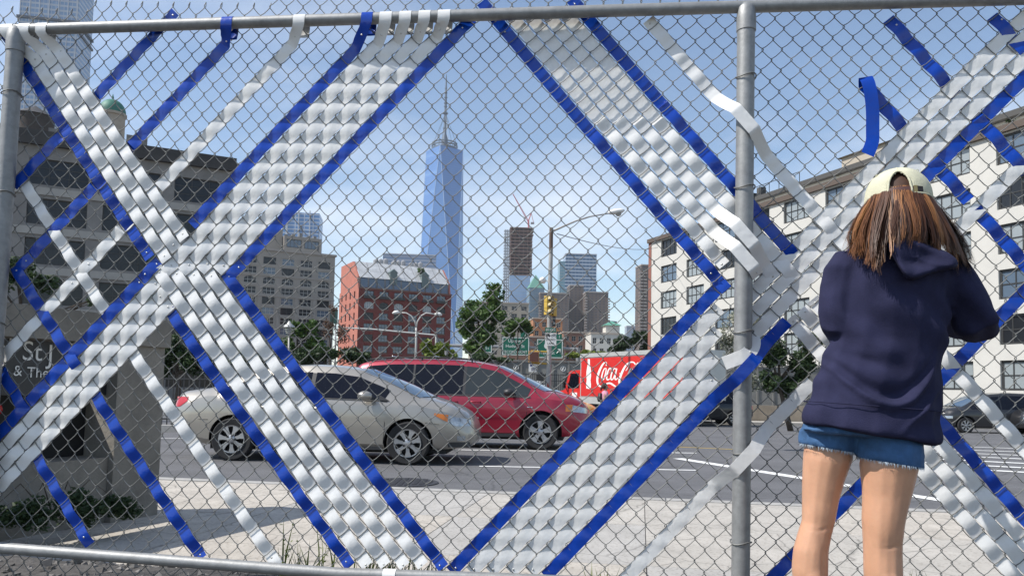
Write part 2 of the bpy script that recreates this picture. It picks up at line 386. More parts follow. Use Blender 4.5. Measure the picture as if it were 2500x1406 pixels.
def strip_mesh(P, wid, wdirs=None, th=.0011, crown=.3):
    """sweep a flat strip along P (u,w,n)"""
    P = np.array(P); K = len(P); rows = []
    T = np.gradient(P, axis=0)
    for k in range(K):
        if wdirs is not None and wdirs[k] is not None: wd = np.array(wdirs[k])
        else: wd = np.array([-T[k][1], T[k][0]]); 
        wd = wd/np.linalg.norm(wd)
        row = []
        for q in (-1, -.7, -.35, 0, .35, .7, 1):
            c3 = P[k][2]; c3 = c3*(1+crown*.2-crown*q*q) if abs(c3) < .012 else c3   # edges are held nearer the mesh than the middle
            row.append((P[k][0]+wd[0]*wid/2*q, P[k][1]+wd[1]*wid/2*q, c3))
        rows.append(row)
    mb = MB()
    top = [[fp(a, b, c+th/2) for a, b, c in r] for r in rows]; bot = [[fp(a, b, c-th/2) for a, b, c in r] for r in rows]
    n = 7; V = [p for r in top for p in r]+[p for r in bot for p in r]; M = len(top)*n; Fc = []
    for i in range(K-1):
        for k in range(n-1):
            a = i*n+k; Fc.append((a, a+1, a+n+1, a+n)); Fc.append((M+a, M+a+n, M+a+n+1, M+a+1))
        Fc.append((i*n, (i+1)*n, M+(i+1)*n, M+i*n)); e = i*n+n-1; Fc.append((e, M+e, M+e+n, e+n))
    for i in (0, K-1):
        for k in range(n-1):
            a = i*n+k; Fc.append((a, M+a, M+a+1, a+1))
    mb.add(V, Fc); return mb
RIV = MB().lathe([(0, .0016), (.0022, .0014), (.0036, .0006), (.004, -.0006)], n=10, axis='Y').mesh('rivet', m_rivet, True)
NSTRIP = 0
def ribbon(fam, idx, A, B, col, label, group=None, top=None, tail=None, rivets=(), phase=None, **kw):
    """A, B: photo pixels of the two ends on the fence plane"""
    global NSTRIP
    def par(px): u, w = uw(*px); s, b = sb(u, w); return b if fam == 'S' else s
    tA, tB = par(A), par(B)
    if phase is None: phase = idx % 2
    P = weave(fam, idx, tA, tB, phase, **kw); wd = [None]*len(P)
    if top:                               # the A end climbs in front of the top rail and wraps over it
        u, w, n = P[0]; ur = uw(*top)[0]; R = .0255
        pre = [(ur-.004, RAIL_Z-.055, -.004), (ur, RAIL_Z-.02, -.012), (ur, RAIL_Z+.01, -.006), (ur, RAIL_Z+R*.8, RN-.015), (ur, RAIL_Z+R, RN), (ur, RAIL_Z+R*.75, RN+R*.72), (ur, RAIL_Z, RN+R), (ur-.001, RAIL_Z-.03, RN+R*.92), (lerp(ur, u, .45), lerp(RAIL_Z, w, .6), RN*.5+.012), (lerp(ur, u, .75), lerp(RAIL_Z, w, .86), .008)]
        W = [(1, .0)]*8+[None, None]
        base = P[0]; t2 = P[3]; dirn = np.array([-(t2[1]-base[1]), t2[0]-base[0]]); dirn /= np.linalg.norm(dirn)
        if dirn[0] < 0: dirn = -dirn
        W = [(1.0, 0.0)]*8+[tuple(np.array([1, 0])*.5+dirn*.5), tuple(np.array([1, 0])*.15+dirn*.85)]
        full = chaik(pre+P[:1], 1); Wp = []
        for q in full:
            d = [np.linalg.norm(q-np.array(r)) for r in pre]; kk = int(np.argmin(d)); Wp.append(W[kk])
        P2 = [tuple(q) for q in full[:-1]]; W2 = Wp[:-1]
        # orient consistently with the woven part
        wv0 = np.array([-(P[1][1]-P[0][1]), P[1][0]-P[0][0]])
        if wv0[0] < 0: W2 = [(-a, -b) for a, b in W2]
        P = P2+list(P); wd = W2+wd
    if tail:                              # free end: list of (px, py, n)
        u0, w0, _ = P[-1]
        Q = [(*uw(x, y), n) for x, y, n in tail]; full = [tuple(q) for q in chaik([P[-1]]+Q, 2)]
        P = list(P)+full[1:]; wd = wd+[None]*(len(full)-1)
    mb = strip_mesh(P, WID[col]*random.Random(idx*7+int(A[0])).uniform(.96, 1.03), wd, crown=.18 if fam == 'B' else (.55 if idx < 10 else .4))
    nm = 'white_strip' if col == 'w' else 'blue_strip'
    org = fp(*P[len(P)//2])
    o = mb.build(nm, m_white if col == 'w' else m_blue, None, 40, org=org)
    tag(o, label, 'strip', group)
    for r in rivets:
        u, w = uw(*r[:2]); n = r[2] if len(r) > 2 else .012
        # rest on the strip surface: nearest centre point's height
        k = min(range(len(P)), key=lambda q: (P[q][0]-u)**2+(P[q][1]-w)**2+(0 if P[q][2] > -.02 else 9)); nn = P[k][2]+.0012
        pos = fp(P[k][0]*.7+u*.3, P[k][1]*.7+w*.3, nn)-org; q = put(RIV, 'rivet', o, pos, (0, 0, FT)); q.scale = (1, -1, 1)
    NSTRIP += 1; return o
B1 = 'band of four white strips from top rail down to the pale knot left of it'
GL = 'strips of the upper left slanting band'
ribbon('S', -13, (428, 30), (38, 462), 'b', 'long blue strip poking above the top rail, beside the left fence post', behind=((.4, 4.6),), rivets=((424, 40),))
ribbon('S', -8, (552, 118), (44, 648), 'b', 'blue strip looped over the top rail, ending at the blue corner near the concrete sign', top=(568, 60), rivets=((564, 100), (561, 109), (66, 637)), behind=((.4, 4.6),))
ribbon('S', -4, (712, 118), (-30, 915), 'w', 'lone white strip looped over the top rail between two blue loops', top=(742, 60), rivets=((729, 95), (217, 645), (177, 692)), behind=((.4, 4.6),))
ribbon('S', 0, (868, 140), (470, 553), 'b', 'blue strip looped over the top rail, edging the four white loops', top=(905, 55), rivets=((889, 99),))
for k, (tx, bx, by) in enumerate(((950, 402, 664), (997, 445, 664), (1043, 490, 662), (1090, 534, 666))):
    ribbon('S', 1+k, (tx-26, 118-k*8), (bx, by), 'w', ['first', 'second', 'third', 'fourth'][k]+' white loop on the top rail counted from the thick blue loop beside it', 'white strips looped on the top rail', top=(tx, 55), rivets=((tx-13, 92-k*4), (bx+14, by-17)))
ribbon('S', 5, (1150, 42), (560, 678), 'b', 'blue strip from the top rail apex down-left to the blue corner by the grey loft', rivets=((1131, 69), (585, 655)))
ribbon('S', 0, (385, 632), (-40, 1112), 'b', 'blue strip slanting down across the dark subway sign, above three white strips', rivets=((383, 648), (351, 665), (338, 690)))
for k, (A, Bq) in enumerate((((392, 680), (-40, 1150)), ((405, 712), (-40, 1196)), ((424, 738), (-40, 1245)))):
    ribbon('S', 1+k, A, Bq, 'w', ['upper', 'middle', 'lowest'][k]+' of three white strips under the blue strip crossing the subway sign', 'white strips across the subway sign', rivets=((A[0]-12, A[1]+12),))
BR = 'white strips of the band right of the bottom V'
ribbon('S', 32, (1762, 690), (1100, 1395), 'b', 'blue strip rising right from the bottom V to the blue corner at the middle post', rivets=((1753, 701), (1116, 1391)))
for k, (ax, ay, bx) in enumerate(((1757, 752, 1158), (1752, 804, 1205), (1748, 868, 1254), (1746, 922, 1302))):
    ribbon('S', 33+k, (ax, ay), (bx-6, 1399), 'w', ['first', 'second', 'third', 'fourth'][k]+' white strip counted from the inner blue strip in the band rising to the post', BR, rivets=((ax-7, ay+7), (bx, 1393)))
ribbon('S', 37, (1932, 797), (1335, 1410), 'b', 'blue strip passing in front of the middle post below the white tail', over=True, base=.001)
ribbon('S', 41, (1985, 935), (1500, 1412), 'w', 'lone white strip crossing low in front of the middle post', over=True)
ribbon('S', 48, (2130, 1140), (1885, 1422), 'b', 'blue strip seen between and beside the bare legs')
UR = 'white strips of the band above the cap'
ribbon('S', 34, (2520, 32), (1832, 742), 'w', 'uppermost white strip of the band passing above the cap', UR, rivets=((1842, 734),), base=-.002)
ribbon('S', 35, (2520, 86), (1836, 796), 'w', 'middle white strip of the band passing above the cap', UR, rivets=((1846, 787),), base=-.002)
ribbon('S', 36, (2520, 140), (1850, 828), 'w', 'white strip of the cap band whose tail wraps around the middle post', UR, tail=[(1835, 848, .05), (1812, 868, .085), (1788, 878, .07), (1762, 888, .05)], rivets=((1828, 864),), base=-.002)
ribbon('S', 37, (2520, 190), (2190, 530), 'b', 'blue strip under the white band, running behind the cap', base=-.002)
ribbon('S', 41, (2520, 352), (2290, 610), 'w', 'short white strip running down behind the long hair')
ribbon('S', 47, (2520, 686), (2180, 1075), 'b', 'blue strip running behind the raised elbow')
# '\' strips
ribbon('B', 1, (2, 98), (366, 630), 'b', 'blue strip starting behind the left post below three white strips', rivets=((356, 618),), base=-.003)
for k, (tx, ax, ay, bx, by) in enumerate(((38, 78, 150, 410, 637), (80, 108, 138, 434, 607), (122, 148, 124, 458, 579))):
    ribbon('B', 2+k, (ax, ay), (bx, by), 'w', ['lowest', 'middle', 'uppermost'][k]+' of three white strips draped over the rail at the left post', 'white strips draped at the left post', top=(tx, 75), rivets=((ax+10, ay-4), (bx-6, by-11)), base=.004)
ribbon('B', 0, (412, 755), (852, 1384), 'b', 'blue strip from the left crossing down to the bottom rail, left of four white strips', rivets=((842, 1374),))
for k, (ax, ay, bx) in enumerate(((382, 654, 893), (424, 658, 936), (467, 660, 985), (510, 662, 1028))):
    ribbon('B', 1+k, (ax, ay), (bx, 1385), 'w', ['first', 'second', 'third', 'fourth'][k]+' white strip counted from the outer blue strip in the band across the silver car', 'white strips across the silver car', rivets=((ax+8, ay+10), (bx-2, 1381)), base=.0045)
ribbon('B', 5, (548, 662), (1074, 1394), 'b', 'blue strip in front of the silver car door down to the bottom V', rivets=((564, 670), (1066, 1386)))
ribbon('B', -8, (226, 962), (497, 1358), 'b', 'blue strip hanging from the white band in front of the concrete pillar', rivets=((491, 1353),))
ribbon('B', -4, (316, 862), (684, 1373), 'w', 'lone white strip in front of the silver car tail light', rivets=((660, 1363),))
ribbon('B', -14, (84, 1116), (220, 1328), 'b', 'short blue strip with cut end low in front of the dark shrubs', rivets=((207, 1311),))
ribbon('B', -4, (56, 452), (264, 758), 'w', 'short white strip in front of the green pipe on the dark building')
ribbon('B', -8, (34, 652), (186, 898), 'b', 'blue strip from the left blue corner down onto the subway sign', rivets=((40, 661),), base=.004)
ribbon('B', -13, (-30, 880), (40, 1036), 'b', 'short blue strip at the red light beside the subway sign')
ribbon('B', 32, (1168, 10), (1770, 712), 'b', 'blue strip from the top rail apex down-right to the middle post', rivets=((1228, 79), (1733, 671)), behind=((0, 17.6),))
for k, (ax, bx, by) in enumerate(((1244, 1760, 656), (1290, 1846, 676), (1338, 1894, 681), (1384, 1950, 688))):
    ribbon('B', 33+k, (ax, 18), (bx, by), 'w', ['first', 'second', 'third', 'fourth'][k]+' white strip counted from the inner blue strip in the band crossing to the post', 'white strips crossing to the post', rivets=((bx-6, by-5),), over=k in (1, 2), behind=((0, 17.6+k),), base=.002)
ribbon('B', 37, (1388, 4), (1940, 618), 'b', 'blue strip with folded tab above the top rail, passing behind the middle post', behind=((0, 20), (30.5, 33.5)), rivets=((1401, 12),))
ribbon('B', 40, (1574, 58), (2066, 606), 'w', 'lone white strip bowing out over the upper part of the middle post', over=True, rivets=((1583, 63),), base=.001)
ribbon('B', 52, (2176, 40), (2500, 428), 'b', 'blue strip with a folded top end against the blue sky', rivets=((2194, 56),), behind=((33.4, 36.6),))
ribbon('B', 48, (2360, 495), (2122, 200), 'b', 'blue strip folded over with a loose hanging tail', tail=[(2108, 190, .018), (2116, 215, .03), (2124, 270, .03), (2124, 330, .028), (2124, 352, .03), (2108, 386, .045)], behind=((33.4, 36.6),))
ribbon('B', 48, (2383, 510), (2520, 690), 'b', 'blue strip descending right of the long hair towards the elbow side')
ribbon('B', 57, (2452, 12), (2525, 105), 'b', 'short blue tab beside the end of the top rail', rivets=((2466, 33),))
ribbon('B', 37, (2180, 870), (2520, 1290), 'b', 'blue strip edging the white band low beside the legs')
for k, (ax, ay) in enumerate(((1930, 774), (1958, 752), (1984, 730))):
    ribbon('B', 34+k, (ax, ay), (2520, (1470, 1412, 1352)[k]), 'w', ['lowest', 'middle', 'uppermost'][k]+' of three white strips passing behind the navy hoodie to beside the legs', 'white strips behind the hoodie', rivets=((ax+8, ay+10),), base=.003)
ribbon('B', 40, (2262, 815), (2520, 1115), 'w', 'lone white strip below the raised elbow', base=.002)
print('strips', NSTRIP)

# ------------------------------------------------------------------ buildings
GRID = radians(28)                         # the street grid is turned against the view
def glass(name, col, rough=.12, spec=.8): return mat(name, col, rough, spec=spec)
m_gl_dark = glass('dark_window_glass', (.018, .02, .024), .12, .35)
m_gl_blue = glass('sky_window_glass', (.10, .14, .19))
m_frame_dk = mat('dark_window_frame', (.03, .03, .03), .5)
m_frame_lt = mat('pale_window_frame', (.45, .44, .42), .6)
def facade(mb, W, H, xs, zs, dep=.25, y=0.0, mi=0, arch=()):
    """wall in the local XZ plane facing -y with recessed openings; xs, zs: lists of (lo, hi) of the openings"""
    X = [0.0]+[v for p in xs for v in p]+[W]; Z = [0.0]+[v for p in zs for v in p]+[H]
    for i in range(len(X)-1):
        for j in range(len(Z)-1):
            x0, x1, z0, z1 = X[i], X[i+1], Z[j], Z[j+1]
            if x1-x0 < 1e-6 or z1-z0 < 1e-6: continue
            if i % 2 and j % 2:
                a = [(x0, z0), (x1, z0), (x1, z1), (x0, z1)]
                for k in range(4):
                    p, q = a[k], a[(k+1) % 4]
                    mb.quad((p[0], y, p[1]), (q[0], y, q[1]), (q[0], y+dep, q[1]), (p[0], y+dep, p[1]), mi)
            else: mb.quad((x0, y, z0), (x1, y, z0), (x1, y, z1), (x0, y, z1), mi)
def shell(mb, W, D, H, mi=0, skip=()):     # remaining sides and roof of a block
    if 'r' not in skip: mb.quad((W, 0, 0), (W, D, 0), (W, D, H), (W, 0, H), mi)
    if 'b' not in skip: mb.quad((0, D, 0), (W, D, 0), (W, D, H), (0, D, H), mi)
    if 'l' not in skip: mb.quad((0, 0, 0), (0, D, 0), (0, D, H), (0, 0, H), mi)
    if 't' not in skip: mb.quad((0, 0, H), (W, 0, H), (W, D, H), (0, D, H), mi)
def win_mesh(w, h, gm, fm, nx=2, nz=2, bar=.06, fr=.09, arch=False):
    g = MB(); f = MB()
    if arch:
        pts = [(-w/2, 0, -h/2), (w/2, 0, -h/2)]+[(w/2*cos(q), 0, h/2-w*.32+w*.32*sin(q)*1.0) for q in np.linspace(0, pi, 9)]
        g.add(pts, [tuple(range(len(pts)))])
    else: g.quad((-w/2, 0, -h/2), (w/2, 0, -h/2), (w/2, 0, h/2), (-w/2, 0, h/2))
    f.span(-w/2, -w/2+fr, -.05, .0, -h/2, h/2); f.span(w/2-fr, w/2, -.05, .0, -h/2, h/2)
    f.span(-w/2+fr, w/2-fr, -.048, -.002, -h/2, -h/2+fr)
    if not arch: f.span(-w/2+fr, w/2-fr, -.048, -.002, h/2-fr, h/2)
    for k in range(1, nx): x = -w/2+w*k/nx; f.span(x-bar/2, x+bar/2, -.04, -.004, -h/2+fr, h/2-fr)
    for k in range(1, nz): z = -h/2+h*k/nz; f.span(-w/2+fr, w/2-fr, -.036, -.006, z-bar/2, z+bar/2)
    return g.mesh('window', gm), f.mesh('frame', fm)
def put_windows(root, xs, zs, meshes, y=.2, rz=0.0, ox=(0, 0), flip=None):
    for j, (z0, z1) in enumerate(zs):
        for i, (x0, x1) in enumerate(xs):
            g, f = meshes[(i*3+j*5+i*j) % len(meshes)]
            c = Vector(((x0+x1)/2, y, (z0+z1)/2))
            if rz: c = Vector((ox[0]+c.x*cos(rz)-c.y*sin(rz), ox[1]+c.x*sin(rz)+c.y*cos(rz), c.z))
            o = put(g, 'window', root, c, (0, 0, rz)); put(f, 'frame', o)
def spans(n, start, pitch, w): return [(start+k*pitch, start+k*pitch+w) for k in range(n)]
def building(name, label, px, py, D, rz=GRID, zbase=-.6, cat='building'):
    """root at the near-left ground corner; px,py,D: where the corner shows"""
    p = at(px, py, D); r = thing(name, label, cat, (p.x, p.y, zbase), rz); return r, p.z-zbase
def facemat(name, wall, win, pz, dz, px, dx, rough=.35, off=0.0, spec=.5, win2=None):
    """far facade: rows of openings too small to tell apart (dz, dx: share of the pitch that is glass)"""
    if name in MATS: return MATS[name]
    m = bpy.data.materials.new(name); m.use_nodes = True; t = m.node_tree; b = t.nodes['Principled BSDF']
    c = t.nodes.new('ShaderNodeTexCoord'); s = t.nodes.new('ShaderNodeSeparateXYZ'); t.links.new(c.outputs['Object'], s.inputs[0])
    def M(op, a, v=None, bb=None):
        n = t.nodes.new('ShaderNodeMath'); n.operation = op; t.links.new(a, n.inputs[0])
        if bb is not None: t.links.new(bb, n.inputs[1])
        elif v is not None: n.inputs[1].default_value = v
        return n.outputs[0]
    u = M('ADD', s.outputs['X'], bb=s.outputs['Y'])
    fz = M('LESS_THAN', M('FRACT', M('DIVIDE', M('ADD', s.outputs['Z'], off), pz)), dz)
    fx = M('LESS_THAN', M('FRACT', M('DIVIDE', M('ADD', u, 500), px)), dx)
    k = M('MULTIPLY', fz, bb=fx)
    mixn = t.nodes.new('ShaderNodeMixRGB'); mixn.inputs[1].default_value = (*wall, 1); t.links.new(k, mixn.inputs[0])
    n = t.nodes.new('ShaderNodeTexNoise'); n.inputs['Scale'].default_value = .23; n.inputs['Detail'].default_value = 3; t.links.new(c.outputs['Object'], n.inputs['Vector'])
    r = t.nodes.new('ShaderNodeMixRGB'); r.inputs[1].default_value = (*win, 1); r.inputs[2].default_value = (*(win2 or tuple(x*1.6 for x in win)), 1); t.links.new(n.outputs['Fac'], r.inputs[0])
    t.links.new(r.outputs[0], mixn.inputs[2]); t.links.new(mixn.outputs[0], b.inputs['Base Color'])
    rr = t.nodes.new('ShaderNodeMapRange'); rr.inputs[3].default_value = .8; rr.inputs[4].default_value = rough; t.links.new(k, rr.inputs[0]); t.links.new(rr.outputs[0], b.inputs['Roughness'])
    b.inputs['Specular IOR Level'].default_value = spec
    MATS[name] = m; return m

# --- grey industrial building at the left, seen over the subway sign
r, H = building('warehouse_building', 'dark grey industrial building with wide windows and pale floor bands behind the subway sign', -260, 280, 66, radians(27))
m_wgrey = mat('grey_render', (.21, .2, .19), .9, var=.2, vscale=.6, bump=.1, bscale=8)
pe = at(566, 393, 80.0); Lw = (Vector((pe.x, pe.y, 0))-Vector((r.location.x, r.location.y, 0))).length; H = 24.9
nb = int(Lw/6.2); xs = spans(nb, Lw-6.2*nb+.7, 6.2, 4.9); zs = spans(6, 1.25, 3.72, 2.45)
mb = MB(); facade(mb, Lw, H-1.4, xs, zs, .35); shell(mb, Lw, 22, H-1.4); mb.build('wall', m_wgrey, r)
put_windows(r, xs, zs, [win_mesh(4.9, 2.45, m_gl_dark, m_frame_dk, 4, 2), win_mesh(4.9, 2.45, m_gl_dark, m_frame_dk, 3, 3)], .3)
MB().span(-.4, Lw+.5, -.5, 22.4, H-1.4, H-.6).span(-.2, Lw+.25, -.25, 22.2, H-.6, H).build('cornice', mat('dark_cornice', (.045, .043, .042), .8, var=.2, vscale=1), r)
for k in range(1, 6): MB().span(-.05, Lw+.05, -.14, -.005, 1.25+3.72*k-.95, 1.25+3.72*k-.25).build('floor_band', mat('pale_band', (.34, .325, .3), .9, var=.12, vscale=.8), r)
px_ = (Vector(at(206, 600, 73)) - Vector(r.location)).length
MB().tube([(px_, -.45, .5), (px_, -.45, 17.5)], .42, 10).build('drain_pipe', mat('dark_green_paint', (.012, .05, .04), .5), r, 50)
for k in range(3): MB().span(Lw-24+k*7, Lw-22+k*7, 6, 9, H+.006, H+1.6+.5*k).build('roof_hatch', m_wgrey, r)
# --- water tank on the roof edge behind it
p = at(84, 312, 100); wt = thing('water_tower', 'dark wooden rooftop water tank behind the grey industrial building', 'water tower', (p.x, p.y, -.6))
z0 = p.z
MB().lathe([(2.3, z0-3.2), (2.3, z0+1.4)], (p.x, p.y, 0), 18).build('tank', mat('tank_wood', (.06, .05, .045), .9, var=.3, vscale=2), wt, 60)
MB().lathe([(2.5, z0+1.4), (0.05, z0+2.9)], (p.x, p.y, 0), 18).build('roof', mat('tank_roof', (.045, .045, .05), .8), wt, 60)
for q in range(4): MB().tube([(p.x+1.6*cos(q*pi/2+.7), p.y+1.6*sin(q*pi/2+.7), -.6), (p.x+1.6*cos(q*pi/2+.7), p.y+1.6*sin(q*pi/2+.7), z0-3.2)], .2, 6).build('leg', MATS['tank_wood'], wt)
# --- turret with green dome
p = at(272, 308, 130); tb = thing('domed_turret', 'round stone turret with a green copper dome above the grey building', 'tower', (p.x, p.y, -.6))
MB().lathe([(2.1, -.6), (2.1, p.z+1.6), (2.35, p.z+1.7), (2.35, p.z+2.1)], (p.x, p.y, 0), 20).build('drum', mat('turret_stone', (.36, .31, .25), .9, var=.2, vscale=.7), tb, 40)
MB().lathe([(2.2*cos(q), p.z+2.1+2.5*sin(q)) for q in np.linspace(0, pi/2, 9)], (p.x, p.y, 0), 20).build('dome', mat('copper_green', (.03, .15, .11), .6, var=.3, vscale=1), tb, True)
MB().lathe([(.12, p.z+4.6), (.2, p.z+4.9), (.02, p.z+5.6)], (p.x, p.y, 0), 8).build('finial', MATS['copper_green'], tb, True)
# --- pale glass high-rise far left
r, H = building('glass_highrise', 'pale blue glass high-rise tower rising above the left end of the top rail', 20, 500, 520, radians(12)); H = 330
MB().span(0, 37, 0, 30, 0, H).build('tower_shaft', facemat('pale_curtain', (.42, .46, .52), (.16, .24, .36), 3.6, .62, 2.6, .86, .2), r)
for k in range(7): MB().span(k*6-.05, k*6+.45, -.5, -.01, 0, H-1).build('fin', mat('pale_metal', (.5, .52, .55), .4), r)
for k, zz in enumerate((244, 250.5)):
    MB().span(-1.5, 38, -1.2, 31, zz, zz+1.6).build('mechanical_floor', mat('dark_louvre', (.07, .08, .1), .6), r)

# --- grey loft building
r, H = building('loft_building', 'big grey loft building with rows of wide windows behind the blue corner', 819, 611, 280, GRID)
m_loft = mat('loft_stone', (.30, .275, .245), .9, var=.12, vscale=.25, bump=.05, bscale=3)
NB = 9; PB = 6.4; Wl = NB*PB+1.2; c, s_ = cos(GRID), sin(GRID)
r.location = r.location-Vector((Wl*c, Wl*s_, 0))
zs = spans(13, 1.6, 3.5, 2.5); H = 13*3.5+3.4; xs = spans(NB, 1.6, PB, 4.3)
mb = MB(); facade(mb, Wl, H, xs, zs, .4); shell(mb, Wl, 40, H, skip=('r',))
mb.quad((Wl, 0, 0), (Wl, 40, 0), (Wl, 40, H), (Wl, 0, H)); mb.build('wall', m_loft, r)
wm = [win_mesh(4.3, 2.5, m_gl_dark, m_frame_lt, 3, 2, .12, .14), win_mesh(4.3, 2.5, m_gl_blue, m_frame_lt, 3, 2, .12, .14), win_mesh(4.3, 2.5, m_gl_dark, m_frame_dk, 2, 2, .12, .14)]
put_windows(r, xs, [z for k, z in enumerate(zs) if k != 10], wm, .36)
wa = [win_mesh(4.3, 2.5, m_gl_dark, m_frame_lt, 3, 2, .12, .14, arch=True)]
put_windows(r, xs, [zs[10]], wa, .36)
for x0, x1 in xs:                          # arched heads of the third storey from the top
    mb = MB(); z1 = zs[10][1]
    arc = [((x0+x1)/2+(x1-x0)/2*cos(q), .05, z1-1.376+1.376*sin(q)) for q in np.linspace(0, pi, 9)]
    for k in range(8):
        a, b = arc[k], arc[k+1]; mb.quad(a, b, (b[0], .05, z1+.002), (a[0], .05, z1+.002))
    mb.build('arch_head', m_loft, r)
for zz, hh, pr in ((H-.5, .7, .5), (zs[11][0]-.75, .35, .25), (zs[9][0]-.8, .35, .25), (zs[1][0]-.8, .4, .3)):
    MB().span(-pr, Wl+pr, -pr, -.004, zz, zz+hh).span(Wl+.004, Wl+pr, .0, 40, zz, zz+hh).build('cornice', mat('loft_trim', (.34, .31, .28), .9, var=.1, vscale=.3), r)
for k in range(NB+1): MB().span(k*PB+.1, k*PB+1.2, -.22, -.004, 0, zs[9][0]-.9).build('pier', m_loft, r)
mb = MB(); facade(mb, 13.4, 6.0, spans(2, .9, 6.3, 5.3), [(1.9, 4.9)], .3, 0); shell(mb, 13.4, 18, 6.0)
ph = mb.build('penthouse', m_loft, r); ph.location = (Wl-17.8, 3, H+.002)
for x0, x1 in spans(2, .9, 6.3, 5.3):
    g, f = win_mesh(5.3, 3.0, m_gl_blue, m_frame_dk, 4, 1, .14, .2); o = put(g, 'window', ph, ((x0+x1)/2, .25, 3.4)); put(f, 'frame', o)
MB().span(Wl-40, Wl-18, 5, 26, H+.004, H+8.4).build('bulkhead', m_loft, r)
for k in range(5): MB().span(Wl-17+k*2.6, Wl-16+k*2.6, 6, 8, H+6.0, H+7+.5*(k % 3)).build('roof_unit', mat('roof_metal', (.2, .2, .2), .6, metal=.3), r)
for k in range(4): MB().tube([(Wl-14+k*3, 5, H+6), (Wl-14+k*3, 5, H+9+k % 2)], .12, 5).tube([(Wl-14, 5, H+8.6), (Wl-5, 5, H+8.6)], .1, 5).build('railing', MATS['roof_metal'], r)

# --- red brick building with sloping glass roof
r, H = building('red_brick_building', 'red brick warehouse with arched windows and a sloping glazed roof', 876, 700, 220, GRID)
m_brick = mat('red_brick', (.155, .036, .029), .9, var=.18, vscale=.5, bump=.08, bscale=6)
Wr, Dr = 28.8, 20.0
zs = [(H-31.2+3.15*k*1.0+.0, H-31.2+3.15*k+2.0) for k in range(10)]; zs = [z for z in zs if z[0] > .5]
zs = [(z0, z1) for z0, z1 in zs if z1 < H-.6]
xs = spans(6, 1.75, 4.48, 2.8)
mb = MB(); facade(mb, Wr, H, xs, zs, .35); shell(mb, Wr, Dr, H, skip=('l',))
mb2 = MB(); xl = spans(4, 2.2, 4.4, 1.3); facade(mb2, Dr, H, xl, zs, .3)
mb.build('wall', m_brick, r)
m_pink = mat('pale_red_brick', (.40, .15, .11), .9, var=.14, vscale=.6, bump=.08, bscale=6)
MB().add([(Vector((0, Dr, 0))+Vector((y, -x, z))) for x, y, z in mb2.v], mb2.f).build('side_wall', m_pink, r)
wb = [win_mesh(2.8, 2.0, m_gl_dark, m_frame_dk, 3, 2, .1, .12), win_mesh(2.8, 2.0, m_gl_blue, m_frame_dk, 3, 2, .1, .12)]
nz = len(zs)
put_windows(r, xs, [z for k, z in enumerate(zs) if k != nz-2], wb, .3)
wp = [win_mesh(2.8, 2.0, glass('bright_pane', (.25, .28, .3)), m_frame_lt, 4, 2, .1, .12, arch=True), win_mesh(2.8, 2.0, m_gl_dark, m_frame_dk, 3, 2, .1, .12, arch=True)]
put_windows(r, xs, [zs[nz-2]], wp, .3)
for x0, x1 in xs:
    mb = MB(); z1 = zs[nz-2][1]
    arc = [((x0+x1)/2+(x1-x0)/2*cos(q), .03, z1-.896+.896*sin(q)) for q in np.linspace(0, pi, 9)]
    for k in range(8):
        a, b = arc[k], arc[k+1]; mb.quad(a, b, (b[0], .03, z1+.002), (a[0], .03, z1+.002))
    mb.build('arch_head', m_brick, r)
    MB().span(x0-.3, x1+.3, -.7, -.004, zs[nz-1][0]-.25, zs[nz-1][0]-.05).span(x0-.3, x1+.3, -.7, -.64, zs[nz-1][0]-.05, zs[nz-1][0]+.55).build('balcony', m_frame_dk, r)
for z in zs[:nz-1]:
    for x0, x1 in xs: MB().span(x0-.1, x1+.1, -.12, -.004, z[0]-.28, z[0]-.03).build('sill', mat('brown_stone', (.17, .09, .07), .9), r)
MB().span(-.12, Wr+.12, -.18, -.004, H-.45, H-.02).build('parapet_course', MATS['brown_stone'], r)
gl_l = [win_mesh(1.3, 2.0, m_gl_dark, m_frame_dk, 1, 2, .1, .1)]
put_windows(r, xl, zs, gl_l, .28, -pi/2, (0, Dr))
# upper storey: set-back glass wall, sloping skylight, ridge, brick gable ends
ye, ze, yr, zr = 1.3, H+3.2, 6.5, H+8.2
prof = [(0.6, H), (ye, ze), (yr, zr), (Dr-1, zr), (Dr-1, H)]
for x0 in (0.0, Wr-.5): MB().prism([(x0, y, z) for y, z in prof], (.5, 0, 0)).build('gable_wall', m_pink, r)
xs2 = spans(11, .9, 2.5, 2.05)
for x0, x1 in xs2:
    MB().quad((x0, 1.0, H+.1), (x1, 1.0, H+.1), (x1, ye+.05, ze), (x0, ye+.05, ze)).build('roof_glass', m_gl_blue, r)
MB().span(.5, Wr-.5, 1.35, 1.5, H, ze).build('storey_wall', mat('roof_grey', (.25, .25, .25), .7), r)
m_sky = mat('skylight_glass', (.42, .43, .44), .35, var=.25, vscale=.5)
for k in range(8):
    x0 = .6+k*3.47; x1 = x0+3.36
    MB().prism([(x0, ye-.35, ze-.25), (x1, ye-.35, ze-.25), (x1, yr, zr), (x0, yr, zr)], (0, .1, .14)).build('skylight_panel', m_sky, r)
for k in (2, 5):
    x0 = 3.0+k*3.3
    MB().span(x0, x0+2.2, .9, 3.6, ze-1.6, ze+1.9).prism([(x0-.2, .8, ze+1.9), (x0+2.4, .8, ze+1.9), (x0+1.1, .8, ze+3.0)], (0, 3.6, 0)).build('dormer', mat('dormer_green', (.12, .16, .16), .5), r)
MB().span(.5, Wr-.5, yr, Dr-1, zr-.3, zr+.02).build('flat_roof', MATS['roof_grey'], r)
for k in range(9):
    x = 8+k*1.9; MB().lathe([(.8, zr), (.8, zr+1.5+.4*(k % 3)), (.0, zr+2.1+.4*(k % 3))], (x, 10+(k % 3), 0), 8).build('roof_vent', mat('vent_metal', (.35, .35, .36), .5, metal=.5), r)
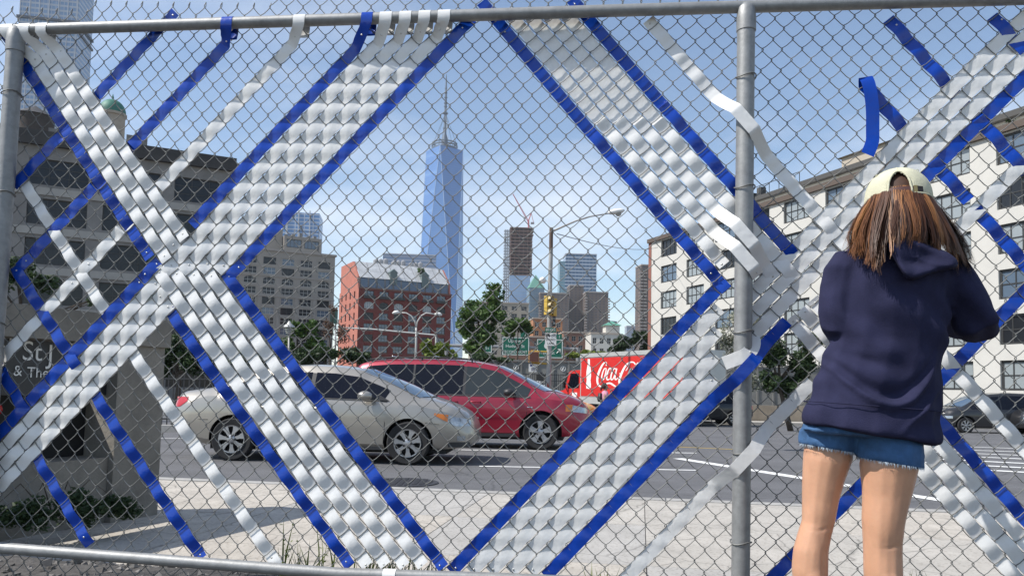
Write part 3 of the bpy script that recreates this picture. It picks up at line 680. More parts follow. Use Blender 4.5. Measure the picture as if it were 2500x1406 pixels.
# --- foliage helper (leaf-sized faces spread through crown lumps)
def leaf_mat(name, c1, c2):
    m = bpy.data.materials.new(name); m.use_nodes = True; t = m.node_tree; b = t.nodes['Principled BSDF']; b.inputs['Roughness'].default_value = .6
    g = t.nodes.new('ShaderNodeNewGeometry'); mixn = t.nodes.new('ShaderNodeMixRGB'); mixn.inputs[1].default_value = (*c1, 1); mixn.inputs[2].default_value = (*c2, 1)
    t.links.new(g.outputs['Random Per Island'], mixn.inputs[0]); t.links.new(mixn.outputs[0], b.inputs['Base Color'])
    tr = t.nodes.new('ShaderNodeBsdfTranslucent'); t.links.new(mixn.outputs[0], tr.inputs['Color']); ms = t.nodes.new('ShaderNodeMixShader'); ms.inputs[0].default_value = .3
    t.links.new(b.outputs[0], ms.inputs[1]); t.links.new(tr.outputs[0], ms.inputs[2]); t.links.new(ms.outputs[0], t.nodes['Material Output'].inputs['Surface']); return m
m_lf = leaf_mat('green_leaves', (.035, .085, .018), (.10, .17, .035))
m_lfd = leaf_mat('dark_leaves', (.018, .042, .014), (.05, .085, .028))
m_lfy = leaf_mat('yellow_green_leaves', (.10, .15, .02), (.22, .27, .04))
m_lfr = leaf_mat('reddish_leaves', (.10, .06, .04), (.17, .11, .08))
m_lfw = leaf_mat('pale_flower_leaves', (.05, .08, .03), (.62, .6, .5))
m_bark = mat('bark', (.07, .055, .042), .95, var=.3, vscale=6, bump=.3, bscale=20)
def leaves(mb, lumps, n, size, seed, flat=.5):
    g = np.random.default_rng(seed); vol = np.array([a[3]*a[4]*a[5] for a in lumps])**.8; vol /= vol.sum()
    ks = g.choice(len(lumps), n, p=vol)
    D = g.normal(size=(n, 3)); D /= np.linalg.norm(D, axis=1)[:, None]; R = g.random(n)**.42
    # clumps: pull leaves towards sub-centres to open gaps
    sub = g.normal(size=(len(lumps), 14, 3)); sub /= np.linalg.norm(sub, axis=2)[:, :, None]; sub *= g.random((len(lumps), 14, 1))**.4
    pick = g.integers(0, 14, n)
    A = g.normal(size=(n, 3)); B = g.normal(size=(n, 3)); A[:, 2] *= flat; A /= np.linalg.norm(A, axis=1)[:, None]; B = np.cross(A, B); B /= np.linalg.norm(B, axis=1)[:, None]
    S = size*g.uniform(.6, 1.35, n)
    for i in range(n):
        L = lumps[ks[i]]; q = .42*D[i]*R[i]+.66*sub[ks[i], pick[i]]
        c = np.array([L[0]+q[0]*L[3], L[1]+q[1]*L[4], L[2]+q[2]*L[5]])
        a, b = A[i]*S[i], B[i]*S[i]*.55
        mb.add([c-a, c-b*.9-a*.1, c+a, c+b*.9+a*.1], [(0, 1, 2, 3)])
def tree(name, label, base, lumps, n, size, m, seed=1, group=None, trunk_r=.16, limbs=True, cat='tree'):
    """lumps: (x,y,z,rx,ry,rz) in world coordinates"""
    r = thing(name, label, cat, base, 0, group)
    mb = MB(); leaves(mb, lumps, n, size, seed); mb.build('crown', m, r)
    g = random.Random(seed); tb = MB(); b = Vector(base); top = Vector(lumps[0][:3])
    mid = b.lerp(top, .55)+Vector((g.uniform(-.2, .2), 0, 0))
    tb.tube([b, b.lerp(mid, .5), mid, top], [trunk_r, trunk_r*.8, trunk_r*.6, trunk_r*.2], 7)
    if limbs:
        for L in lumps:
            e = Vector(L[:3]); s0 = mid.lerp(top, g.uniform(0, .5)); tb.tube([s0, s0.lerp(e, .5)+Vector((0, 0, .2)), e], [trunk_r*.45, trunk_r*.3, trunk_r*.1], 5)
            for _ in range(3):
                e2 = e+Vector((g.uniform(-1, 1)*L[3], g.uniform(-1, 1)*L[4], g.uniform(-.6, 1)*L[5]))*.75; tb.tube([s0.lerp(e, .6), e2], [trunk_r*.22, trunk_r*.06], 4)
    tb.build('trunk', m_bark, r, True); return r
def lump(px, py, D, rx, rz, ry=None):      # crown lump from pixels: centre and radii in pixels
    p = at(px, py, D); k = D/F_PX; return (p.x, p.y, p.z, rx*k, (ry or rx)*k, rz*k)
# roof garden of the red building
for k, (qx, qy, rx, rz) in enumerate(((862, 650, 18, 6), (1027, 660, 11, 10), (905, 655, 22, 5))):
    L = lump(qx, qy, 232, rx, rz); tree('rooftop_shrub', ['low grass hedge on the gable of the red brick roof', 'round green shrub on the red brick roof', 'low hedge along the ridge of the glazed roof'][k], (L[0], L[1], L[2]-L[5]), [L], 350, .35, m_lf, 40+k, trunk_r=.08, limbs=False, cat='shrub')

# --- supertall glass tower with spire
pb = at(1072, 900, 1307); zb = -.6
tw = thing('skyscraper', 'supertall faceted blue glass tower with a mast spire', 'skyscraper', (pb.x, pb.y, zb), radians(-8))
hb, ht, zt = 32.5, 32.5, 406.5
m_wtc = facemat('tower_curtain', (.16, .29, .52), (.115, .235, .47), 4.1, .8, 3.05, .9, .28, spec=1.0, win2=(.15, .28, .54))
m_wtc.node_tree.nodes['Principled BSDF'].inputs['Metallic'].default_value = .55
base = [(-hb, -hb), (hb, -hb), (hb, hb), (-hb, hb)]; topv = [(0, -ht), (ht, 0), (0, ht), (-ht, 0)]
mb = MB(); V = [(x, y, 0) for x, y in base]+[(x, y, 55) for x, y in base]+[(x, y, zt) for x, y in topv]
Fc = [(i, (i+1) % 4, (i+1) % 4+4, i+4) for i in range(4)]+[(4+i, 4+(i+1) % 4, 8+i) for i in range(4)]+[(4+(i+1) % 4, 8+(i+1) % 4, 8+i) for i in range(4)]+[(8, 9, 10, 11)]
mb.add(V, Fc); sh = mb.build('shaft', m_wtc, tw)
for a, b in [((base[i][0], base[i][1], 55), (topv[i][0], topv[i][1], zt)) for i in range(4)]+[((base[(i+1) % 4][0], base[(i+1) % 4][1], 55), (topv[i][0], topv[i][1], zt)) for i in range(4)]:
    MB().tube([a, b], .5, 5).build('edge_trim', mat('steel_edge', (.5, .6, .72), .3, metal=.6), sh)
m_mast = mat('mast_grey', (.10, .13, .17), .5, metal=.3)
for k, (rr, z0, z1) in enumerate(((22.5, 407.5, 410.5), (22.5, 413.5, 415.5), (21, 418.5, 420))):
    MB().lathe([(rr, z0), (rr, z1), (rr-2.2, z1), (rr-2.2, z0), (rr, z0)], n=28).build('roof_ring', m_mast, tw, 40)
mb = MB()
for k in range(14): q = 2*pi*k/14; mb.tube([(21.5*cos(q), 21.5*sin(q), 406.5), (21.5*cos(q), 21.5*sin(q), 420)], .6, 5)
mb.build('ring_posts', m_mast, tw)
sp = MB().lathe([(5.5, 406), (5.5, 428), (2.6, 436), (2.4, 470), (3.6, 471), (3.6, 474), (2.0, 475), (1.9, 500), (1.5, 520), (.9, 537), (.3, 541.5)], n=10).build('spire', m_mast, tw, 40)
for z, rr in ((446, 3.6), (458, 3.6), (472, 4.6), (484, 3.0), (490, 3.2), (500, 2.9), (508, 2.6), (516, 2.2)):
    MB().lathe([(rr*.4, z-1.0), (rr, z-.8), (rr, z+.8), (rr*.4, z+1.0)], n=10).build('spire_collar', m_mast, sp)
for k in range(6):
    q = 2*pi*k/6; MB().tube([(20*cos(q), 20*sin(q), 420), (2.5*cos(q), 2.5*sin(q), 466)], .35, 4).build('stay_cable', m_mast, sp)

# --- mid-distance and far towers
def block(name, label, px, py, D, W, Dp, m, rz=GRID, roof=None):
    r, H = building(name, label, px, py, D, rz); MB().span(0, W, 0, Dp, 0, H).build('shaft', m, r)
    if roof: MB().span(-.3, W+.3, -.3, Dp+.3, H, H+roof).build('roof_edge', mat('pale_coping', (.45, .47, .5), .6), r)
    return r, H
r, H = block('banded_office_block', 'low hazy blue office block with banded windows left of the supertall tower', 935, 620, 900, 62, 40, facemat('banded_blue', (.30, .34, .42), (.10, .15, .24), 4.2, .5, 900, 1.0), radians(6), roof=1.2)
MB().prism([(-9, 4, 0), (0, 0, 0), (0, 40, 0), (-9, 40, 0)], (0, 0, H-8)).build('corner_wing', MATS['banded_blue'], r)
r, H = block('striped_glass_tower', 'blue glass tower with white vertical stripes behind the grey loft', 690, 517, 700, 33, 30, facemat('striped_blue', (.5, .55, .62), (.10, .2, .38), 3.6, .75, 8.0, .9, .2), radians(8))
for k in range(3): MB().span(4+k*10, 5+k*10, -.6, -.01, 0, H+2).build('fin', MATS['pale_metal'], r)
r, H = block('glass_office_tower', 'square blue glass office tower with pale floor bands behind the lamp arm', 1381, 620, 980, 40, 30, facemat('band_glass', (.36, .42, .5), (.035, .08, .15), 4.4, .62, 4.5, .93, .15), radians(3), roof=1.0)
MB().span(-7, -.02, 3, 26, 0, H-9).build('side_wing', facemat('teal_glass', (.22, .30, .34), (.10, .2, .25), 3.8, .7, 3.0, .9, .2), r)
MB().span(-5, 9, -5, -.02, 0, H-46).build('lower_wing', MATS['teal_glass'], r)
# tower under construction
r, H = building('unfinished_tower', 'unfinished brown concrete tower with open floors and a construction hoist', 1247, 556, 900, radians(4))
m_slab = mat('brown_concrete', (.20, .125, .10), .9, var=.2, vscale=.2); Wc, Dc = 26.0, 22.0; zg = H-56
for k in range(15):
    z = zg+k*4.0; MB().span(-.6 if k > 12 else 0, Wc+(1.2 if k > 11 else 0), 0, Dc, z, z+.9).build('floor_slab', m_slab, r)
for i in range(6):
    MB().span(i*5.0, i*5.0+.8, .6, 1.4, zg, H).build('column', m_slab, r)
MB().span(4, Wc-3, 5, Dc-2, zg, H+2).build('core', mat('core_brown', (.09, .055, .05), .9), r)
MB().span(0, Wc-2, 0.2, Dc, 0, zg-.05).build('glazed_base', facemat('new_glass', (.28, .36, .48), (.20, .3, .45), 4.0, .8, 2.2, .85, .12), r)
MB().span(-7.5, -.6, 2, 8, 0, H-2).build('hoist', facemat('hoist_lattice', (.22, .24, .27), (.5, .56, .62), 3.4, .6, 2.3, .55, .6), r)
# crane on top
pc = at(1291, 552, 905); cr = thing('tower_crane', 'red luffing tower crane on top of the unfinished brown tower', 'crane', (pc.x, pc.y, pc.z))
m_cr = mat('crane_red', (.42, .10, .12), .6)
j0 = at(1288, 540, 905); j1 = at(1252, 474, 905)
MB().tube([pc-Vector((0, 0, 3)), at(1290, 538, 905)], 1.0, 4).build('mast', m_cr, cr)
mb = MB(); d = (j1-j0)
for s in (-.7, .7): mb.tube([j0+Vector((0, s, 0)), j1+Vector((0, s*.4, 0))], .28, 4)
mb.tube([j0+Vector((1.2, 0, .8)), j1+Vector((.2, 0, .3))], .28, 4)
for k in range(14): a = j0+d*(k/14); b = j0+d*((k+1)/14); mb.tube([a+Vector((0, -.6, 0)), b+Vector((1.0*(1-k/14), 0, .7))], .16, 3); mb.tube([a+Vector((1.0*(1-k/14), 0, .7)), b+Vector((0, .6, 0))], .16, 3)
mb.build('jib', m_cr, cr)
MB().tube([at(1290, 540, 905), at(1297, 520, 905)], .6, 4).tube([at(1297, 520, 905), at(1303, 545, 905)], .3, 4).build('counter_frame', m_cr, cr)
MB().box(at(1300, 545, 905), (4, 3, 2)).build('counterweight', mat('crane_grey', (.2, .2, .22), .7), cr)
# green gabled tower
r, H = block('green_roofed_tower', 'glass tower with a green pitched roof beside the traffic signal pole', 1293, 702, 860, 17, 17, facemat('greenblue_glass', (.18, .25, .3), (.12, .18, .24), 3.8, .6, 3, .8, .2), radians(10))
MB().add([(-.5, -.5, H), (17.5, -.5, H), (17.5, 17.5, H), (-.5, 17.5, H), (8.5, 8.5, H+16)], [(0, 1, 4), (1, 2, 4), (2, 3, 4), (3, 0, 4)]).build('pitched_roof', mat('patina_roof', (.12, .28, .22), .6), r)
# brown apartment towers with balconies
m_apt = facemat('brown_apartment', (.13, .10, .085), (.045, .045, .05), 3.0, .5, 4.4, .45, .3)
m_balc = mat('balcony_concrete', (.34, .30, .27), .9)
def apartment(label, px, py, D, W, Dp, sides, rz):
    r, H = building('apartment_tower', label, px, py, D, rz); r['group'] = 'brown apartment towers'
    MB().span(0, W, 0, Dp, 0, H).build('shaft', m_apt, r)
    me = MB().span(0, 3.2, -1.5, 1.5, 0, .35).span(0, 3.2, -1.5, -1.35, .35, 1.2).mesh('balcony', m_balc)
    for x in sides:
        for k in range(6, int(H/3)-1): put(me, 'balcony', r, (x, 0, k*3.0+.4))
    MB().span(-.3, W+.3, -.3, Dp+.3, H, H+1.2).build('parapet', m_balc, r)
    return r
apartment('left brown apartment tower with balconies behind the traffic signals', 1319, 716, 850, 32, 20, (-1.6, ), radians(5))
apartment('tall plain brown apartment tower between the two balconied ones', 1391, 698, 870, 16, 20, (), radians(5))
apartment('right brown apartment tower with balconies on both corners', 1431, 714, 850, 25, 20, (-1.8, 23.5), radians(5))
apartment('thin brown balconied tower just left of the white building', 1566, 648, 700, 22, 18, (-2.0, 1.8), radians(8))
# orange brick houses
m_or = mat('orange_brick', (.36, .17, .085), .9, var=.12, vscale=.4)
def low(label, px, py, D, W, Dp, m, nx, nzr, name='brick_house', ww=1.6, wh=1.9, rz=radians(6), gm=m_gl_dark):
    r, H = building(name, label, px, py, D, rz); pit = W/nx; xs = spans(nx, (pit-ww)/2, pit, ww); zs = [(H-1.2-wh-k*3.4, H-1.2-k*3.4) for k in range(nzr)][::-1]
    zs = [z for z in zs if z[0] > .3]
    mb = MB(); facade(mb, W, H, xs, zs, .3); shell(mb, W, Dp, H); mb.build('wall', m, r)
    put_windows(r, xs, zs, [win_mesh(ww, wh, gm, m_frame_lt, 2, 2, .1, .1)], .26)
    MB().span(-.2, W+.2, -.2, Dp+.2, H, H+.5).build('cornice', mat('pale_cornice', (.42, .36, .3), .9), r); return r, H
low('tall orange brick house behind the signal pole', 1302, 778, 300, 11.5, 12, m_or, 4, 5)
low('lower brown brick house right of the orange one', 1376, 812, 290, 13, 12, mat('brown_brick', (.22, .12, .085), .9, var=.12, vscale=.4), 5, 4)
low('long low brown brick house behind the green road signs', 1236, 822, 280, 22, 10, MATS['brown_brick'], 7, 3)
low('beige stone block partly hidden by the big green tree', 1150, 738, 350, 26.5, 16, mat('beige_stone', (.36, .32, .26), .9, var=.1, vscale=.3), 6, 8, 'beige_block', 2.6, 1.9)
r, H = low('white house with a green hipped roof tower', 1443, 815, 250, 9.5, 9, mat('white_stone', (.55, .53, .48), .9, var=.08, vscale=.4), 4, 4, 'white_house', 1.3, 1.9)
mb = MB(); shell(mb, 4.6, 4.6, 2.6); mb.quad((0, 0, 0), (4.6, 0, 0), (4.6, 0, 2.6), (0, 0, 2.6)); tq = mb.build('roof_tower', MATS['white_stone'], r); tq.location = (5.2, 1.5, H+.502)
MB().add([(-.6, -.6, 2.6), (5.2, -.6, 2.6), (5.2, 5.2, 2.6), (-.6, 5.2, 2.6), (2.3, 2.3, 4.2)], [(0, 1, 4), (1, 2, 4), (2, 3, 4), (3, 0, 4), (0, 3, 2, 1)]).build('hipped_roof', mat('mint_roof', (.10, .30, .22), .6), tq)
block('stepped_dark_tower', 'dark stepped office tower behind the right apartment tower', 1488, 783, 1200, 14, 14, facemat('dark_office', (.06, .08, .11), (.03, .05, .08), 4, .6, 4, .8))
block('small_grey_tower', 'small pale grey tower above the distant right trees', 1530, 798, 1100, 13, 12, facemat('grey_office', (.3, .33, .38), (.18, .22, .28), 4, .6, 3, .8), radians(5), roof=2)

# --- white building along the right
pA = at(1586, 588, 100.0); pB = at(2760, 200, 47.5)
dirv = Vector((pB.x-pA.x, pB.y-pA.y, 0)); Lw = dirv.length; rzw = atan2(dirv.y, dirv.x); zr = pA.z+.6
wbld = thing('white_building', 'long white rendered building with dark framed windows along the right side', 'building', (pA.x, pA.y, -.6), rzw)
m_wh = mat('white_render', (.53, .515, .475), .85, var=.06, vscale=.5, bump=.03, bscale=5)
pit = 5.6; nb = int((Lw-2.6)/pit); xs = spans(nb, 2.75, pit, 3.5); zs = spans(6, 2.3, 3.28, 2.15)
mb = MB(); facade(mb, Lw, zr, xs, zs, .3); shell(mb, Lw, 18, zr); mb.build('wall', m_wh, wbld)
wmw = [win_mesh(3.5, 2.15, glass('pale_curtained_glass', (.27, .3, .31), .2), m_frame_dk, 4, 2, .09, .16), win_mesh(3.5, 2.15, m_gl_dark, m_frame_dk, 4, 2, .09, .16), win_mesh(3.5, 2.15, m_gl_blue, m_frame_dk, 3, 2, .09, .16)]
put_windows(wbld, xs, zs, wmw, .22)
MB().span(-.16, .5, -.05, -.004, 0, zr).build('brick_quoin', mat('brick_edge', (.24, .10, .075), .9), wbld)
MB().span(-.2, Lw, -.28, -.004, zr-.35, zr+.15).build('coping', mat('brown_coping', (.10, .075, .06), .8), wbld)
xr = 11.5                                  # set-back upper floor with a dark eaves band, then a further gabled bulkhead
MB().span(xr, Lw, 2.2, 16, zr+.16, zr+1.3).build('roof_storey', m_wh, wbld)
MB().span(xr-.5, Lw, 1.6, 16.5, zr+1.302, zr+1.75).build('eaves', mat('dark_eaves', (.07, .068, .065), .8), wbld)
bx = xs[5][0]-2
MB().span(bx, bx+7, 4, 10, zr+1.76, zr+3.6).prism([(bx-.4, 3.7, zr+3.6), (bx-.4, 10.3, zr+3.6), (bx-.4, 7, zr+4.9)], (7.8, 0, 0)).build('gabled_bulkhead', mat('tan_render', (.42, .37, .30), .9, var=.1), wbld)
for k in range(4): MB().span(xr+2+k*1.3, xr+2.7+k*1.3, 3, 3.7, zr+1.76, zr+2.8+.4*(k % 2)).build('chimney', MATS['dark_eaves'], wbld)
for k in range(10): MB().tube([(xr+.5+k*1.5, 1.7, zr+1.76), (xr+.5+k*1.5, 1.7, zr+2.8)], .04, 5).build('rail_post', m_frame_dk, wbld)
MB().tube([(xr+.5, 1.7, zr+2.8), (xr+14, 1.7, zr+2.8)], .04, 5).build('roof_rail', m_frame_dk, wbld)
for k in range(nb):                        # dark shop fronts at street level
    pass
for k, (qx, qy, rx, rz, D) in enumerate(((2062, 428, 26, 12, 73), (2478, 292, 22, 22, 57))):
    L = lump(qx, qy, D, rx, rz); tree('roof_plant', ['low yellow green roof planting on the white building', 'leafy roof tree near the far end of the white building'][k], (L[0], L[1], L[2]-L[5]), [L], 380, .14, (m_lfy, m_lfd)[k], 60+k, trunk_r=.05, limbs=False, cat='plant')

# ------------------------------------------------------------------ vehicles
m_tyre = mat('tyre_rubber', (.018, .018, .019), .85, bump=.1, bscale=60)
m_rim = mat('alloy', (.42, .42, .43), .35, metal=.8)
m_rimdk = mat('wheel_dark', (.012, .012, .013), .8)
m_blackpl = mat('black_plastic', (.022, .022, .024), .5)
m_tint = mat('tinted_glass', (.006, .007, .012), .06, spec=.3)
m_wind = mat('windscreen_glass', (.05, .085, .13), .05, spec=1.0, coat=.6)
m_chrome = mat('chrome', (.6, .6, .6), .18, metal=1.0)
m_lampw = mat('headlamp_lens', (.42, .45, .47), .15, metal=.5, var=.35, vscale=14, coat=.5)
m_amber = mat('amber_lens', (.55, .16, .015), .2, coat=.5)
m_redl = mat('red_lens', (.42, .012, .015), .2, coat=.5)
def carpaint(name, col, metal=.35): return mat(name, col, .34, metal=metal, var=.05, vscale=1.5, coat=.7)
class Car:
    """body lofted through cross-sections; x forward from the rear axle, right side at -y"""
    def __init__(s, spec): s.__dict__.update(spec)
    def ip(s, tab, x): a = np.array(tab); return float(np.interp(x, a[:, 0], a[:, 1]))
    def sec(s, x):
        top, belt, hw, zb = s.ip(s.top, x), s.ip(s.belt, x), s.ip(s.hw, x), s.ip(s.zb, x)
        belt = min(belt, top-.045); cab = max(0, min(1, (top-belt)/.42)); hr = lerp(hw*.86, s.hr, cab)
        ze = top-lerp(.03, .10, cab)
        P = [(0, zb), (.55*hw, zb), (.88*hw, zb+.01), (.965*hw, zb+.09), (.99*hw, lerp(zb, belt, .4)), (1.0*hw, lerp(zb, belt, .66)), (.985*hw, belt-.09), (.955*hw, belt), (lerp(.955*hw, hr, .5), lerp(belt, ze, .5)), (hr, ze), (hr*.90, top-.35*(top-ze)), (hr*.6, top-.010), (0, top)]
        return P
    def bow(s, x, y):
        a = np.array(s.bowt); return x+float(np.interp(x, a[:, 0], a[:, 1]))*max(0.0, 1-(y/(s.W/2))**2)
    def side_y(s, x, z):
        P = s.sec(x)[3:10]
        for (y0, z0), (y1, z1) in zip(P[:-1], P[1:]):
            if z0 <= z <= z1: return lerp(y0, y1, (z-z0)/max(1e-6, z1-z0))
        return P[0][0] if z < P[0][1] else P[-1][0]
    def top_z(s, x, y):
        P = s.sec(x)[9:]; y = abs(y)
        for (y0, z0), (y1, z1) in zip(P[:-1], P[1:]):
            if y1 <= y <= y0: return lerp(z0, z1, (y0-y)/max(1e-6, y0-y1))
        return P[0][1]
    def body(s, root, paint):
        xs = np.linspace(s.x0, s.x1, 96); rows = []
        for x in xs:
            P = s.sec(x); rows.append([(s.bow(x, y), -y, z) for y, z in P]+[(s.bow(x, y), y, z) for y, z in P[-2:0:-1]])
        mb = MB(); mb.grid(rows, wrap=True); n = len(rows[0])
        mb.f.append(tuple(range(n))); mb.f.append(tuple((len(rows)-1)*n+k for k in range(n))); mb.m += [0, 0]
        o = mb.build('body', [paint, m_rimdk], root)
        cut = MB()
        for xa in (0, s.wb):
            for sy in (-1, 1): cut.lathe([(0, -.2), (s.arch, -.2), (s.arch, .2), (0, .2)], (xa, sy*(s.W/2-.09), s.rw), 32, 'Y', 0)
        c = cut.build('cutter', m_rimdk); c.parent = None
        bm = bmesh.new(); bm.from_mesh(c.data); bmesh.ops.remove_doubles(bm, verts=bm.verts, dist=1e-4); bmesh.ops.recalc_face_normals(bm, faces=bm.faces); bm.to_mesh(c.data); bm.free()
        md = o.modifiers.new('cut', 'BOOLEAN'); md.object = c; md.operation = 'DIFFERENCE'; md.solver = 'EXACT'
        bpy.context.view_layer.update(); c.matrix_world = root.matrix_world
        bpy.context.view_layer.update(); evaluated(o); bpy.data.objects.remove(c)
        me = o.data; me.polygons.foreach_set('use_smooth', [True]*len(me.polygons)); me.set_sharp_from_angle(angle=radians(32))
        return o
    def patch(s, root, name, m, x0, x1, zlo, zhi, off=.006, n=14, sides=(-1,), nz=4, th=True):
        out = []
        for sd in sides:
            mb = MB(); rows = []
            for k in range(n+1):
                x = lerp(x0, x1, k/n); a, b = zlo(x), zhi(x)
                if b < a: b = a
                rows.append([(s.bow(x, s.side_y(x, lerp(a, b, j/nz))), sd*(s.side_y(x, lerp(a, b, j/nz))+off), lerp(a, b, j/nz)) for j in range(nz+1)])
            mb.grid(rows); out.append(mb.build(name, m, root, True))
        return out[0] if len(out) == 1 else out
    def screen(s, root, name, m, x0, x1, inset=.93, off=.006, n=12):
        mb = MB(); rows = []
        for k in range(n+1):
            x = lerp(x0, x1, k/n); hr = s.sec(x)[9][0]*inset
            rows.append([(s.bow(x, v*hr)+off*.5, v*hr, s.top_z(x, v*hr)+off) for v in np.linspace(-1, 1, 15)])
        mb.grid(rows); return mb.build(name, m, root, True)
    def seam(s, root, pts, parent=None):
        mb = MB(); mb.tube([(x, -(s.side_y(x, z)+.0015), z) for x, z in pts], .0045, 4); return mb.build('door_gap', m_rimdk, parent or root)
def wheel(root, xa, y, r, spokes, rim_r, kind):
    sg = -1 if y < 0 else 1
    w = MB().lathe([(rim_r*.98, -.085), (r*.93, -.095), (r*.99, -.07), (r, -.03), (r, .03), (r*.99, .07), (r*.93, .095), (rim_r*.98, .085)], (xa, y, r), 32, 'Y').build('wheel', m_tyre, root, 40)
    MB().lathe([(0, .0), (rim_r*.99, .0), (rim_r*.99, -.08), (rim_r*1.0, .09)], (xa, y+sg*.02, r), 28, 'Y').build('wheel_well_disc', m_rimdk, w)
    rim = MB(); yy = y+sg*.075
    rim.lathe([(rim_r*.90, sg*-.02), (rim_r*.93, sg*.018), (rim_r*1.0, sg*.02), (rim_r*1.03, sg*.0)], (xa, yy, r), 32, 'Y')
    for k in range(spokes):
        q = 2*pi*k/spokes+.3; d = Vector((cos(q), 0, sin(q))); t = Vector((-sin(q), 0, cos(q))); c = Vector((xa, yy, r))
        a, b = (.018, .052) if kind == 'petal' else (.03, .05)
        wi = (rim_r*.13, rim_r*.24) if kind == 'petal' else (rim_r*.2, rim_r*.3)
        P = [c+d*rim_r*.12-t*wi[0]*.8, c+d*rim_r*.12+t*wi[0]*.8, c+d*rim_r*.62+t*wi[0], c+d*rim_r*.95+t*wi[1], c+d*rim_r*.95-t*wi[1], c+d*rim_r*.62-t*wi[0]]
        rim.prism(P, (0, sg*.022, 0))
    rim.lathe([(rim_r*.3, sg*.0), (rim_r*.3, sg*.026), (rim_r*.22, sg*.034), (0, sg*.036)], (xa, yy, r), 20, 'Y')
    ro = rim.build('rim', m_rim, w, 30)
    for k in range(5):
        q = 2*pi*k/5; MB().lathe([(.016, 0), (.016, sg*.03), (0, sg*.031)], (xa+rim_r*.3*cos(q), yy+sg*.012, r+rim_r*.3*sin(q)), 8, 'Y').build('lug_nut', m_blackpl, ro)
    return w
def mirror(root, x, y, z, m, sg=-1):
    mb = MB(); rows = []
    for k in range(7):
        t = k/6; sc = sin(pi*(.12+.80*t))**.6
        rows.append([(x-.09+.20*t, y+sg*(.0+.10*cos(q)*sc)+sg*.10, z+.075*sin(q)*sc) for q in np.linspace(0, 2*pi, 13)[:-1]])
    mb.grid(rows, wrap=True); n = 12; mb.f += [tuple(range(n)), tuple(6*n+k for k in range(n))]; mb.m += [0, 0]
    o = mb.build('mirror', m, root, True)
    MB().prism([(x+.02, y-sg*.03, z-.05), (x+.13, y-sg*.03, z-.07), (x+.06, y+sg*.08, z-.04)], (0, 0, .045)).build('mirror_arm', m_blackpl, o); return o
def handle(c, root, x, z, m):
    y = -(c.side_y(x, z)+.018); o = MB().tube([(x-.11, y+.016, z), (x-.085, y-.006, z+.004), (x, y-.012, z+.006), (x+.085, y-.006, z+.004), (x+.11, y+.016, z)], .014, 8).build('handle', m, root, True); return o

# --- silver sedan
p_f, p_r = at(1003, 1131, 11.45), at(574, 1125, 11.65)
sd = thing('silver_car', 'silver beige sedan with amber front indicator passing behind the fence', 'car', (p_r.x, 11.68+.80, 0.004), radians(-3.5))
m_silver = carpaint('silver_beige_paint', (.37, .345, .305), .6)
S1 = Car(dict(x0=-.98, x1=3.56, wb=2.65, W=1.775, rw=.317, arch=.365, hr=.60, bowt=[(-.98, -.06), (-.3, -.16), (.5, -.1), (1.2, 0), (1.7, .10), (2.3, .28), (2.7, .30), (3.1, .16), (3.56, .06)],
  top=[(-.98, .66), (-.965, .92), (-.9, 1.0), (-.78, 1.04), (-.42, 1.08), (-.3, 1.11), (.05, 1.27), (.42, 1.40), (.75, 1.455), (1.1, 1.475), (1.45, 1.462), (1.78, 1.415), (2.1, 1.265), (2.45, 1.09), (2.68, .985), (2.95, .935), (3.2, .865), (3.38, .78), (3.48, .69), (3.53, .6), (3.56, .52)],
  belt=[(-.98, .8), (-.4, .95), (.3, .965), (1.3, .95), (2.2, .93), (2.7, .88), (3.2, .77), (3.56, .5)],
  hw=[(-.98, .66), (-.9, .76), (-.7, .83), (-.3, .875), (.5, .885), (2.3, .885), (2.8, .87), (3.15, .82), (3.35, .74), (3.48, .63), (3.56, .48)],
  zb=[(-.98, .42), (-.8, .3), (-.4, .22), (2.3, .2), (3.1, .22), (3.45, .25), (3.56, .34)]))
S1.body(sd, m_silver)
for xa in (0, 2.65):
    for y in (-.79, .79): wheel(sd, xa, y, .317, 7, .205, 'petal')
zr_ = lambda x: S1.sec(x)[9][1]-.035
zl_ = lambda x: S1.ip(S1.belt, x)+.012
S1.patch(sd, 'pillar_trim', m_blackpl, .2, 1.3, zl_, lambda x: max(zl_(x), zr_(x)-.01), .002, 16, (-1, 1))
for x0, x1 in ((-.12, .30), (.36, 1.13), (1.19, 2.24)):
    S1.patch(sd, 'side_window', m_tint, x0, x1, zl_, lambda x: max(zl_(x), zr_(x)), .004, 16, (-1, 1))
S1.patch(sd, 'window_trim', m_blackpl, -.16, 2.3, lambda x: zl_(x)-.022, lambda x: zl_(x)-.003, .006, 24, (-1, 1), 1)
S1.screen(sd, 'windscreen', m_wind, 1.80, 2.64, .92)
S1.screen(sd, 'rear_screen', m_tint, -.27, .40, .9)
S1.seam(sd, [(1.16, .28), (1.16, .94)]); S1.seam(sd, [(2.28, .3), (2.30, .6), (2.26, .9)]); S1.seam(sd, [(.42, .93), (.40, .72), (.30, .6)])
S1.seam(sd, [(2.90, .62), (3.1, .60), (3.3, .595), (3.42, .6)])
S1.seam(sd, [(-.85, .6), (-.5, .6), (-.38, .6)])
handle(S1, sd, 1.32, .80, m_silver); handle(S1, sd, .52, .80, m_silver)
mirror(sd, 2.02, -.90, 1.0, m_silver); mirror(sd, 2.02, .90, 1.0, m_silver, 1)
MB().prism([(2.2, -.86, .94), (2.36, -.85, .93), (2.2, -.83, 1.02)], (0, .01, 0)).build('quarter_trim', m_blackpl, sd)
